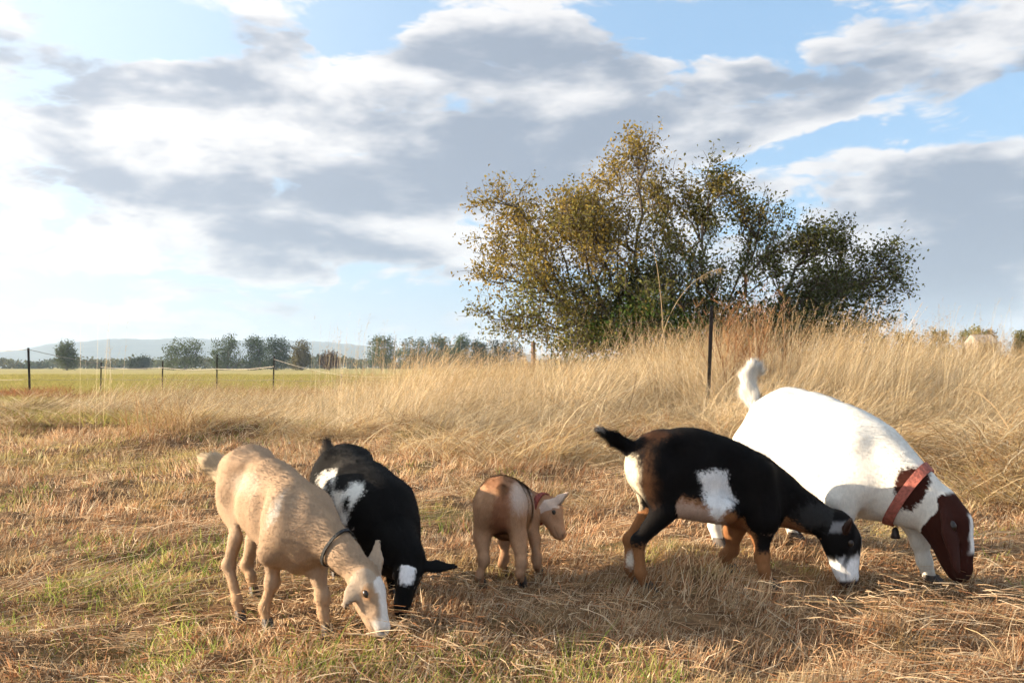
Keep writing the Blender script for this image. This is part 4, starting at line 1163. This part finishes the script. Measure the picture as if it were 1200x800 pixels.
    # eyes
    for sd in (-1, 1):
        e0 = A(0.34, 0.075, 0); q = e0.copy()
        for _ in range(60):
            if S.eval(q[None])[0] > -0.001: break
            q = q + hl * sd * 0.002
        c = q - hl * sd * 0.005 * L / 0.22; r = 0.0140 * L / 0.22
        bm = bmesh.new(); bmesh.ops.create_uvsphere(bm, u_segments=14, v_segments=10, radius=1.0)
        M = Matrix((hd * r * 1.15, hu * r * 0.85, hl * sd * r * 0.8)).transposed().to_4x4(); M.translation = Vector(c - b)
        bmesh.ops.transform(bm, matrix=M, verts=bm.verts)
        me = bpy.data.meshes.new('eye'); bm.to_mesh(me); bm.free(); me.materials.append(EYE)
        for p_ in me.polygons: p_.use_smooth = True
        link(bpy.data.objects.new('eye', me), root)
    # hooves: two claws each
    for foot, lg in hooves:
        Vv, Ff, off = [], [], 0
        rr = lg['r'][-1] * 1.1
        for sd in (-1, 1):
            c = foot + left * sd * rr * 0.52 + f * 0.006
            rings = [(-0.014, 1.15, 0.020), (0.008, 1.0, 0.010), (0.030, 0.78, 0.0)]
            ang = np.arange(8) / 8 * 2 * np.pi
            for z_, sc_, fw in rings:
                Vv.append(c + np.array([0, 0, z_]) + (f[None] * (np.cos(ang)[:, None] * rr * 1.25 * sc_ + fw) + left[None] * np.sin(ang)[:, None] * rr * 0.5 * sc_))
            for a_ in (0, 8):
                i = np.arange(8); Ff.append(np.stack([off + a_ + i, off + a_ + (i + 1) % 8, off + a_ + 8 + (i + 1) % 8, off + a_ + 8 + i], -1))
            off += 24
        add_mesh('hoof', np.concatenate(Vv), np.concatenate(Ff), HOOF, root)
    # collar fitted to the neck surface
    if 'collar' in spec:
        C_ = spec['collar']; c = P(C_['at']); ax = nrm(C_['axis']); e1 = nrm(np.cross(ax, up)); e2 = np.cross(ax, e1)
        ang = np.linspace(0, 2 * np.pi, 40, endpoint=False); D_ = e1[None] * np.cos(ang)[:, None] + e2[None] * np.sin(ang)[:, None]
        wv = C_['w']; rings = []
        for off, lift in ((-0.5, 0.002), (-0.5, 0.0065), (0.5, 0.0065), (0.5, 0.002)):
            q = np.tile(c + ax * off * wv, (40, 1)); live = np.ones(40, bool)
            for _ in range(90):
                fv = S.eval(q); live &= fv < lift
                if not live.any(): break
                q[live] += D_[live] * 0.003
            rad = np.linalg.norm(q - (c + ax * off * wv), axis=1); rad = np.maximum(rad, 0.3 * np.median(rad)); rad = np.minimum(rad, C_.get('cap', 1.3) * np.median(rad))
            for _ in range(2): rad = (np.roll(rad, 1) + 2 * rad + np.roll(rad, -1)) / 4
            rings.append(c + ax * off * wv + D_ * rad[:, None])
        Vc = np.concatenate(rings); i = np.arange(40); Fc = np.concatenate([np.stack([a_ * 40 + i, a_ * 40 + (i + 1) % 40, ((a_ + 1) % 4) * 40 + (i + 1) % 40, ((a_ + 1) % 4) * 40 + i], -1) for a_ in range(4)])
        co = add_mesh('collar', Vc, Fc, simple_mat('collar_' + spec['name'], C_['col'], 0.75, 0, 0.3, 70, 0.5), root, smooth=False); co['label'] = C_['label']
        low = rings[2][np.argmin(rings[2][:, 2])]
        k_ = int(np.argmin(rings[2][:, 1] - 0.6 * rings[2][:, 2])); bc = 0.5 * (rings[1][k_] + rings[2][k_]) + D_[k_] * 0.003
        tg_ = nrm(rings[2][(k_ + 1) % 40] - rings[2][k_ - 1]); hw = wv * 0.62
        loop = np.array([bc + ax * hw * a_ + tg_ * hw * b_ for a_, b_ in ((-1, -1), (1, -1), (1, 1), (-1, 1), (-1, -1))])
        Vb, Fb = tubes([loop, np.array([loop[0] * 0.5 + loop[1] * 0.5, loop[2] * 0.5 + loop[3] * 0.5])], [np.full(5, 0.0022), np.full(2, 0.0018)], 5)
        add_mesh('buckle', Vb, Fb, simple_mat('buckle_metal', (0.35, 0.32, 0.28), 0.4, 0.9, 0.2), co)
        if 'bell' in C_:
            prof = [(0.0, 0.004), (-0.008, 0.012), (-0.03, 0.016), (-0.045, 0.021), (-0.047, 0.018)]
            a2 = np.arange(12) / 12 * 2 * np.pi; VV = np.concatenate([low + np.stack([np.cos(a2) * r_, np.sin(a2) * r_, np.full(12, z_ - 0.004)], -1) for z_, r_ in prof])
            i = np.arange(12); FF = np.concatenate([np.stack([k_ * 12 + i, k_ * 12 + (i + 1) % 12, (k_ + 1) * 12 + (i + 1) % 12, (k_ + 1) * 12 + i], -1) for k_ in range(len(prof) - 1)])
            o_ = add_mesh('bell', VV, FF, simple_mat('bell_metal', (0.05, 0.04, 0.035), 0.45, 0.6, 0.3), root)
            th = np.linspace(0, 2 * np.pi, 13); ringp = low + np.stack([np.cos(th) * 0.010, th * 0, np.sin(th) * 0.010], -1)
            Vr, Fr = tubes([ringp], [np.full(13, 0.0025)], 5); add_mesh('collar_ring', Vr, Fr, WIRE, root)
    return root


def leg(tag_, pts, r): return dict(tag=tag_, pts=pts, r=r)


# --- coats -----------------------------------------------------------
def soft(d, w=2.0): return sstep(d, -w, w)


def coat_tan(i):
    V, px, py, nz = i['V'], i['px'], i['py'], i['nz']
    c = np.tile(np.array([0.38, 0.262, 0.172]), (len(V), 1)) * (1 + 0.10 * i['nz2'] + 0.05 * nz)[:, None]
    z = V[:, 2]
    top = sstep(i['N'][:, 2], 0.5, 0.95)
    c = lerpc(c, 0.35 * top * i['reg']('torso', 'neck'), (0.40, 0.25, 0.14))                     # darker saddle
    c = lerpc(c, 0.5 * sstep(-z, -0.20, -0.06) * i['reg']('leg'), (0.44, 0.25, 0.12))
    c = lerpc(c, 0.22 * soft(ell_in(px, py, 288, 566, 15, 12) + 3 * nz, 8) * (i['side'] < 0), (0.72, 0.66, 0.58))
    c = lerpc(c, 0.6 * soft(ell_in(px, py, 322 - (py - 598) * 0.45, 598 + 0 * py, 5, 16) + 2 * nz, 4) * (i['side'] < 0), (0.72, 0.66, 0.58))
    hm = i['reg']('head', 'muzzle'); hh = V - i['o']; hx, hy, hz = hh @ i['hd'] / i['L'], hh @ i['hu'] / i['L'], hh @ i['hl'] / i['L']
    bl = soft(0.095 + 0.05 * (hx < 0.4) - np.abs(hz) + 0.02 * nz, 0.03) * sstep(hy, 0.0, 0.09) * sstep(hx, -0.02, 0.06) * hm
    c = lerpc(c, 0.8 * bl, (0.78, 0.74, 0.70))
    c = lerpc(c, 0.9 * hm * sstep(hx, 0.70, 0.84) * sstep(hy, -0.1, 0.04), (0.70, 0.64, 0.58))
    c = lerpc(c, 0.75 * hm * soft(0.10 - np.hypot(hx - 0.36, hy - 0.10) + 0.02 * nz, 0.04) * (np.abs(hz) > 0.08), (0.36, 0.19, 0.09))
    c = lerpc(c, 0.8 * i['reg']('ear'), (0.42, 0.33, 0.25))
    c = lerpc(c, 0.6 * i['reg']('tail'), (0.72, 0.56, 0.36))
    return c


def coat_pied(i):
    V, px, py, nz = i['V'], i['px'], i['py'], i['nz']
    c = np.tile(np.array([0.0060, 0.0055, 0.0055]), (len(V), 1)) * (1 + 0.3 * i['nz2'])[:, None]
    j = 3.5 * nz + 3 * i['nz2']
    vis = (i['side'] < 0.35)
    white = np.maximum(poly_in(px, py, [(373, 560), (381, 551), (394, 552), (393, 563), (388, 572), (378, 571), (374, 570)]),
                       poly_in(px, py, [(390, 577), (405, 577), (413, 567), (425, 566), (427, 575), (418, 588), (411, 600), (404, 622), (400, 610), (396, 596)]))
    white = np.maximum(white, ell_in(px, py, 409, 634, 5, 12))
    white = np.minimum(white, -ell_in(px, py, 386, 568, 4, 9)); white = np.minimum(white, -ell_in(px, py, 406, 592, 3.5, 9))
    c = lerpc(c, soft(white + 0.6 * j, 2.6) * vis, (0.82, 0.79, 0.73))
    gr = soft(ell_in(px, py, 402, 535, 34, 16) + 2 * j, 5) * sstep(i['nz'] + i['nz2'], -0.3, 0.9)
    c = lerpc(c, 0.10 * gr, (0.25, 0.22, 0.18))
    hm = i['reg']('head', 'muzzle'); hh = V - i['o']; hx, hy, hz = hh @ i['hd'] / i['L'], hh @ i['hu'] / i['L'], hh @ i['hl'] / i['L']
    st = soft(0.140 - np.hypot((hx - 0.33) * 0.62, hz * 0.95) + 0.04 * nz + 0.035 * i['nz2'], 0.02) * (hy > 0.03) * hm
    c = lerpc(c, st, (0.84, 0.84, 0.85))
    c = lerpc(c, 0.3 * i['reg']('tail'), (0.16, 0.12, 0.09))
    return c


def coat_kid(i):
    V, px, py, nz = i['V'], i['px'], i['py'], i['nz']
    c = np.tile(np.array([0.43, 0.24, 0.135]), (len(V), 1)) * (1 + 0.10 * i['nz2'] + 0.05 * nz)[:, None]
    rear = (i['N'] @ i['f'] < 0.3)
    c = lerpc(c, 0.6 * soft(ell_in(px, py, 610, 583, 12, 17) + 3 * nz, 8) * rear, (0.72, 0.65, 0.60))
    c = lerpc(c, 0.7 * soft(poly_in(px, py, [(582, 580), (596, 570), (600, 590), (594, 628), (578, 628), (574, 600)]) + 3 * nz, 5) * rear, (0.27, 0.10, 0.05))
    c = lerpc(c, 0.55 * sstep(i['N'][:, 2], 0.55, 0.95) * i['reg']('torso', 'neck'), (0.34, 0.14, 0.065))
    c = lerpc(c, 0.55 * i['reg']('leg') * sstep(-V[:, 2], -0.16, -0.05), (0.30, 0.17, 0.10))
    c = lerpc(c, 0.4 * i['reg']('head', 'muzzle'), (0.44, 0.25, 0.15))
    hh = V - i['o']; hx = hh @ i['hd'] / i['L']; hy = hh @ i['hu'] / i['L']
    c = lerpc(c, 0.55 * i['reg']('head') * soft(0.12 - np.hypot(hx - 0.18, hy - 0.12), 0.06), (0.30, 0.20, 0.16))
    c = lerpc(c, 0.8 * i['reg']('ear'), (0.68, 0.56, 0.48))
    c = lerpc(c, 0.7 * i['reg']('tail'), (0.34, 0.16, 0.08))
    return c


def coat_black(i):
    V, px, py, nz, z = i['V'], i['px'], i['py'], i['nz'], i['V'][:, 2]
    blk = np.array([0.0065, 0.0055, 0.0055]); tan = np.array([0.27, 0.12, 0.05]); pale = np.array([0.62, 0.48, 0.36])
    c = np.tile(blk, (len(V), 1)) * (1 + 0.3 * i['nz2'])[:, None]
    j = 3 * nz + 2 * i['nz2']
    tor = i['reg']('torso')
    bel = soft(py - np.interp(px, [735, 775, 785, 800, 830, 860, 885, 905], [640, 590, 578, 583, 590, 600, 632, 640]) + 0.9 * j, 5) * tor
    c = lerpc(c, bel, tan * 1.05)
    c = lerpc(c, 0.9 * tor * soft(py - np.interp(px, [775, 790, 830, 850, 862], [600, 586, 596, 610, 630]) + j, 5) * sstep(px, 772, 782), (0.44, 0.31, 0.24))
    pa = poly_in(px, py, [(817, 552), (828, 554), (840, 551), (852, 553), (853, 568), (858, 578), (864, 587), (852, 599), (841, 612), (833, 602), (828, 590), (824, 575)])
    c = lerpc(c, soft(pa + 0.8 * j, 2.8) * (i['N'][:, 1] < 0.3), (0.84, 0.84, 0.84))
    # cream breeches at the back of the thigh
    rear = sstep(-(i['N'] @ i['f']) + 0.15 * nz, 0.55, 0.9)
    c = lerpc(c, np.clip(rear * sstep(-px, -758, -744) * (tor | i['reg']('leg_rn_up', 'leg_rf')) * sstep(py, 528, 540) * (1 - 0.7 * sstep(py, 585, 605)), 0, 1), (0.70, 0.60, 0.44))
    c = lerpc(c, 0.5 * (tor | i['reg']('leg_rn_up')) * soft(ell_in(px, py, 758, 568, 9, 26) + 2.5 * j, 12) * (1 - rear), tan * 0.5)
    c = lerpc(c, 0.6 * tor * soft(ell_in(px, py, 770, 508, 22, 5) + j, 4), (0.07, 0.03, 0.015))
    # legs
    rn = i['reg']('leg_rn'); c = lerpc(c, rn * sstep(py + 0.6 * j, 636, 644), tan)
    rf = i['reg']('leg_rf_mid', 'leg_rf_low'); c = lerpc(c, rf.astype(float), tan * 0.95); c = lerpc(c, rf * soft(ell_in(px, py, 739, 656, 5, 9), 3), (0.68, 0.6, 0.5))
    fn = i['reg']('leg_fn'); c = lerpc(c, fn * np.maximum(sstep(py + 0.6 * j, 644, 652), 0.95 * soft(np.interp(py, [600, 620, 650], [888, 884, 888]) - px, 3) * (py > 606)), tan)
    ff = i['reg']('leg_ff'); c = lerpc(c, ff.astype(float), tan * 1.0)
    # neck underside and face
    nk = i['reg']('neck'); und = soft(py - np.interp(px, [900, 920, 940, 960, 975], [592, 606, 618, 632, 650]) + 0.5 * j, 3)
    c = lerpc(c, nk * und * 0.9, tan)
    gn = nk * soft(ell_in(px, py, 958, 606, 22, 14) + 2 * j, 6) * 0.10; c = lerpc(c, gn, (0.25, 0.25, 0.25))
    hm = i['reg']('head', 'muzzle'); hh = V - i['o']; hx, hy, hz = hh @ i['hd'] / i['L'], hh @ i['hu'] / i['L'], hh @ i['hl'] / i['L']
    c = lerpc(c, hm * sstep(hx + 0.05 * nz + 0.04 * i['nz2'] + 0.10 * hy, 0.48, 0.64), (0.82, 0.81, 0.81))
    c = lerpc(c, hm * soft(0.07 - np.abs(hz) + 0.02 * nz, 0.03) * sstep(hy, 0.05, 0.12), (0.72, 0.70, 0.68))
    c = lerpc(c, 0.9 * hm * soft(0.05 - np.abs(hy - 0.02 + (hx - 0.55) * 0.55) + 0.035 * nz + 0.02 * i['nz2'], 0.03) * sstep(-hx, -0.85, -0.6), (0.02, 0.018, 0.018))
    c = lerpc(c, hm * soft(0.08 - np.abs(hx - 0.08) + 0.02 * nz, 0.04) * sstep(-hy, -0.12, 0.0) * 0.55, (0.4, 0.4, 0.42))
    c = lerpc(c, hm * sstep(hx, 0.90, 0.96), (0.08, 0.05, 0.045))
    c = lerpc(c, 0.6 * i['reg']('ear'), (0.06, 0.028, 0.018))
    t_ = i['reg']('tail'); c = lerpc(c, t_ * sstep(-px, -716, -706) * sstep(i['N'][:, 2] , -0.5, 0.5), (0.5, 0.44, 0.38))
    return c


def coat_white(i):
    V, px, py, nz, z = i['V'], i['px'], i['py'], i['nz'], i['V'][:, 2]
    c = np.tile(np.array([0.73, 0.695, 0.63]), (len(V), 1)) * (1 + 0.06 * i['nz2'] + 0.03 * nz)[:, None]
    brn = np.array([0.040, 0.012, 0.008]); j = 2.5 * nz + 2 * i['nz2']
    nk = i['reg']('neck', 'torso'); hm = i['reg']('head', 'muzzle', 'ear')
    npatch = poly_in(px, py, [(1048, 560), (1056, 551), (1075, 548), (1088, 552), (1090, 566), (1082, 585), (1068, 600), (1052, 594), (1048, 576)])
    c = lerpc(c, (nk | i['reg']('head')) * soft(npatch + 0.6 * j, 2), brn)
    hh = V - i['o']; hx, hy, hz = hh @ i['hd'] / i['L'], hh @ i['hu'] / i['L'], hh @ i['hl'] / i['L']
    head = i['reg']('head', 'muzzle')
    c = lerpc(c, head * sstep(hx + 0.02 * nz, -0.12, -0.05), brn)
    c = lerpc(c, i['reg']('ear').astype(float), brn * 1.05)
    c = lerpc(c, head * soft(0.105 - np.abs(hz) + 0.015 * nz, 0.02) * sstep(hy, 0.02, 0.10) * sstep(hx, 0.18, 0.26) * (1 - sstep(hx, 0.66, 0.74)), (0.82, 0.80, 0.77))
    c = lerpc(c, 0.6 * head * soft(0.09 - np.hypot(hx - 0.34, hy - 0.075), 0.03) * (np.abs(hz) > 0.09), (0.03, 0.01, 0.008))
    c = lerpc(c, 0.35 * i['reg']('leg') * sstep(-z, -0.09, -0.02), (0.4, 0.3, 0.2))
    return c


def G(px, D):          # ground point under a pixel column
    p = pt(px, 500, D); p[2] = gz(p[0], p[1]); return p


def build_goats():
    # tan goat, head down at the front left
    d = np.array([0.62, -0.78, 0]); l = np.array([0.78, 0.62, 0])
    goat(dict(name='goat', label='tan goat with white face blaze and thin black collar, front left', seed=1, h=0.58, bone=1.25, fwd=d, coat=coat_tan,
        torso=[(282, 566, 3.38, .108, .66), (292, 570, 3.28, .138, .68), (318, 588, 3.10, .134, .84), (337, 606, 2.98, .132, .76), (355, 619, 2.90, .122, .60)],
        bulk=[((352, 596, 2.93), -.050, (340, 642, 2.93), -.066, .052, .048), ((352, 596, 2.93), .050, (360, 642, 2.90), .066, .052, .048), ((350, 655, 2.91), 0.0, (356, 645, 2.88), 0.0, .045, .045), ((284, 545, 3.30), -.045, (300, 545, 3.22), -.045, .035, .03)],
        freeneck=1, nk_k=.035, neck=[(360, 614, 2.89, .082, .60), (384, 630, 2.83, .060, .68), (404, 651, 2.78, .049, .80), (426, 674, 2.74, .046, .85)],
        legs=[leg('leg_rr', [pt(283, 590, 3.27) - l * .035, pt(277, 630, 3.16), pt(268, 662, 3.17), G(282, 3.10)], (.070, .037, .0200, .0160)),
              leg('leg_rl', [pt(292, 592, 3.30) + l * .07, pt(292, 634, 3.36) + l * .02, pt(289, 662, 3.40), G(298, 3.36)], (.070, .037, .0200, .0160)),
              leg('leg_fr', [pt(338, 612, 2.90) - l * .04, pt(320, 645, 2.92), pt(319, 682, 2.93), G(314, 2.93)], (.070, .033, .0205, .0162)),
              leg('leg_fl', [pt(362, 622, 2.90) + l * .06, pt(372, 668, 2.90), pt(378, 700, 2.88), G(383, 2.86)], (.070, .032, .0205, .0160))],
        head=dict(poll=(426, 674, 2.74), nose=(449, 744, 2.66), up=(0.80, -0.30, 0.50), ears=[((-0.55, -0.28, -0.80), .088, .025), ((0.06, 0.2, 1.0), .118, .025)], earface=(-0.3, -1, 0.1)),
        tail=[(264, 560, 3.42, .028), (252, 545, 3.46, .032), (242, 540, 3.48, .020)], tailfur=.035, fur=.011,
        collar=dict(at=(394, 641, 2.80), axis=pt(424, 674, 2.74) - pt(382, 630, 2.83), w=.010, col=(.012, .012, .013), label='thin black collar')))
    # black and white goat behind it
    d = np.array([0.455, -0.89, 0]); l = np.array([0.89, 0.455, 0])
    goat(dict(name='goat', label='black goat with white flank marks and white forehead star, beside the tan goat', seed=2, h=0.56, fwd=d, coat=coat_pied,
        torso=[(394, 560, 3.74, .115, .85), (404, 566, 3.64, .150, .82), (424, 590, 3.44, .160, .98), (436, 602, 3.32, .158, .85), (446, 610, 3.24, .150, .74)],
        bulk=[((438, 592, 3.26), -.06, (440, 640, 3.24), -.075, .07, .055), ((444, 592, 3.26), .06, (450, 640, 3.22), .075, .07, .055)],
        neck=[(456, 634, 3.16, .105, .80), (468, 648, 3.09, .078, .82), (479, 657, 3.04, .062, .9)],
        legs=[leg('leg_rr', [pt(398, 590, 3.66) - l * .07, pt(392, 630, 3.6) - l * .06, pt(392, 650, 3.68) - l * .04, G(394, 3.66)], (.085, .05, .024, .018)),
              leg('leg_rl', [pt(412, 590, 3.66) + l * .07, pt(414, 630, 3.6) + l * .06, pt(418, 650, 3.70) + l * .02, G(420, 3.70)], (.085, .05, .024, .018)),
              leg('leg_fr', [pt(434, 625, 3.24) - l * .06, pt(434, 660, 3.26) - l * .05, pt(436, 684, 3.26) - l * .03, G(438, 3.26)], (.085, .042, .023, .018)),
              leg('leg_fl', [pt(452, 625, 3.24) + l * .06, pt(456, 660, 3.28) + l * .05, pt(460, 684, 3.28) + l * .02, G(462, 3.28)], (.085, .042, .023, .018))],
        head=dict(poll=(481, 657, 3.04), nose=(469, 720, 2.92), up=(0.05, -0.95, 0.35), ears=[((-0.9, 0.2, 0.25), .11, .024), ((1.0, 0.05, -0.02), .125, .026)], earface=(0, -0.6, 0.8)),
        tail=[(392, 548, 3.80, .026), (386, 534, 3.84, .026), (384, 522, 3.86, .012)], tailfur=.04, fur=.013))
    # kid seen from behind
    d = np.array([0.37, 0.93, 0]); l = np.array([-0.93, 0.37, 0])
    goat(dict(name='goat_kid', label='small reddish tan kid seen from behind with red collar, middle of the herd', seed=3, h=0.45, fwd=d, coat=coat_kid, vox=0.005,
        bone=0.9, torso=[(586, 591, 3.48, .080, .80), (587, 592, 3.54, .106, .76), (594, 596, 3.70, .114, .90), (600, 596, 3.80, .106, .78), (606, 596, 3.86, .094, .66)],
        nk_k=.03, freeneck=1, neck=[(606, 594, 3.87, .075, .70), (624, 593, 3.885, .056, .74), (636, 594, 3.87, .046, .8), (647, 594, 3.84, .042, .9)], nside=np.array([-0.2, 0.9, 0.3]),
        legs=[leg('leg_rl', [pt(571, 596, 3.51), pt(565, 628, 3.49), pt(567, 656, 3.43), G(564, 3.43)], (.078, .040, .0185, .0138)),
              leg('leg_rr', [pt(603, 596, 3.49), pt(608, 630, 3.46), pt(611, 660, 3.39), G(611, 3.39)], (.078, .040, .0185, .0138)),
              leg('leg_fl', [pt(598, 606, 3.88), pt(591, 634, 3.80), pt(591, 654, 3.74), G(590, 3.74)], (.052, .027, .0165, .0142)),
              leg('leg_fr', [pt(622, 606, 3.82), pt(627, 632, 3.74), pt(629, 654, 3.68), G(631, 3.68)], (.052, .027, .0165, .0142))],
        head=dict(fat=0.92, poll=(644, 591, 3.84), nose=(658, 630, 3.75), up=(0.90, -0.10, 0.45), ears=[((0.80, -0.20, 0.62), .095, .018), ((0.3, 0.9, 0.2), .09, .02)], earface=(-0.3, -0.9, 0.4)),
        tail=[(587, 574, 3.44, .014), (586, 590, 3.42, .014), (586, 602, 3.415, .007)], tailfur=.022, fur=.014, hairs=45000,
        collar=dict(at=(638, 594, 3.86), axis=pt(645, 594, 3.84) - pt(630, 593, 3.88), w=.014, cap=1.25, col=(.20, .035, .022), label='dark red collar')))
    # black and tan goat in profile
    d = np.array([0.995, 0.08, 0]); l = np.array([-0.08, 0.995, 0])
    goat(dict(name='goat', label='black and tan goat with white side patch, grazing in profile', seed=4, h=0.63, fwd=d, coat=coat_black,
        torso=[(765, 543, 3.47, .098, .76), (778, 549, 3.48, .146, .74), (812, 554, 3.50, .163, .80), (848, 564, 3.52, .154, .76), (884, 577, 3.54, .138, .64)],
        bulk=[((800, 590, 3.46), -.05, (845, 594, 3.46), -.05, .06, .06), ((882, 555, 3.52), -.06, (888, 604, 3.50), -.075, .065, .06), ((882, 555, 3.52), .06, (880, 604, 3.54), .075, .065, .06)],
        neck=[(914, 586, 3.55, .085, .66), (944, 601, 3.54, .062, .74), (975, 616, 3.52, .054, .85)],
        legs=[leg('leg_rn', [pt(772, 560, 3.44) - l * .04, pt(778, 600, 3.40) , pt(748, 634, 3.40), G(755, 3.39)], (.094, .054, .024, .0185)),
              leg('leg_rf', [pt(768, 560, 3.54) + l * .04, pt(764, 600, 3.58), pt(738, 632, 3.60), G(742, 3.58)], (.090, .050, .023, .018)),
              leg('leg_fn', [pt(888, 592, 3.48), pt(892, 622, 3.44), pt(893, 652, 3.42), G(899, 3.40)], (.080, .042, .024, .0185)),
              leg('leg_ff', [pt(872, 592, 3.60), pt(860, 622, 3.64), pt(858, 644, 3.66), G(853, 3.66)], (.076, .040, .023, .0185))],
        head=dict(fat=1.16, poll=(984, 611, 3.52), nose=(995, 685, 3.47), up=(0.97, -0.10, 0.22), ears=[((-0.15, -0.80, 0.35), .088, .030), ((0.1, 0.9, 0.3), .07, .022)], earface=(0.6, -1, 0)),
        tail=[(746, 530, 3.47, .028), (722, 515, 3.45, .019), (704, 505, 3.44, .008)], tailfur=.035, fur=.012, hairs=70000))
    # big white goat with brown head
    d = np.array([0.72, -0.69, 0]); l = np.array([0.69, 0.72, 0])
    goat(dict(name='goat', label='large white goat with brown head, drooping ears and pink collar, far right', seed=5, h=0.80, bone=1.5, fwd=d, coat=coat_white, vox=0.0068,
        torso=[(912, 505, 4.25, .148, .76), (922, 509, 4.18, .212, .74), (954, 522, 4.02, .224, .84), (990, 538, 3.86, .218, .76), (1018, 552, 3.76, .198, .64)],
        bulk=[((1004, 522, 3.80), -.085, (990, 580, 3.76), -.10, .085, .07), ((1014, 522, 3.78), .085, (1030, 585, 3.76), .10, .085, .07)],
        neck=[(1046, 568, 3.66, .138, .64), (1068, 582, 3.60, .110, .68), (1092, 596, 3.56, .090, .8)],
        legs=[leg('leg_rr', [pt(896, 530, 4.22) - l * .06, pt(862, 575, 4.18) - l * .05, pt(838, 606, 4.24), G(840, 4.20)], (.15, .078, .034, .026)),
              leg('leg_rl', [pt(914, 530, 4.26) + l * .09, pt(908, 575, 4.28), pt(916, 606, 4.34), G(928, 4.28)], (.15, .078, .034, .026)),
              leg('leg_fr', [pt(1002, 560, 3.76) - l * .08, pt(986, 598, 3.68), pt(986, 632, 3.68), G(986, 3.70)], (.115, .056, .034, .027)),
              leg('leg_fl', [pt(1040, 570, 3.74) + l * .08, pt(1066, 604, 3.70), pt(1078, 634, 3.68), G(1086, 3.66)], (.11, .056, .034, .027))],
        head=dict(fat=1.20, poll=(1103, 588, 3.55), nose=(1127, 678, 3.46), up=(0.82, -0.42, 0.40), roman=0.03, ears=[((-0.10, -0.50, -0.86), .245, .058), ((0.5, 0.6, -0.75), .20, .048)], earface=(0.55, -0.85, 0)),
        tail=[(894, 490, 4.30, .034), (878, 462, 4.36, .028), (877, 444, 4.38, .024), (884, 433, 4.38, .020), (893, 438, 4.38, .010)], tailfur=.055, fur=.010, hairs=70000,
        collar=dict(at=(1066, 578, 3.60), axis=pt(1090, 594, 3.56) - pt(1046, 564, 3.66), w=.040, col=(.30, .085, .06), label='salmon pink collar', bell=1)))


build_goats()
# ------------------------------------------------------------------ haze
def build_haze():
    m = bpy.data.materials.new('haze_air'); m.use_nodes = True
    t = NT(m.node_tree); t.n.clear(); out = t.n.new('ShaderNodeOutputMaterial')
    v = t.n.new('ShaderNodeVolumePrincipled'); v.inputs['Color'].default_value = (0.62, 0.80, 1.0, 1); v.inputs['Density'].default_value = HAZE
    v.inputs['Anisotropy'].default_value = 0.0
    t.l.new(v.outputs[0], out.inputs['Volume'])
    V, F = box(0, 0, 49.0, 8400, 8400, 104.0)
    o = add_mesh('haze', V, F, m, None, smooth=False); tag(o, 'thin bluish haze over the far field and hills', 'haze', kind='stuff')
    o.visible_shadow = True


HAZE = 0.00026
build_haze()
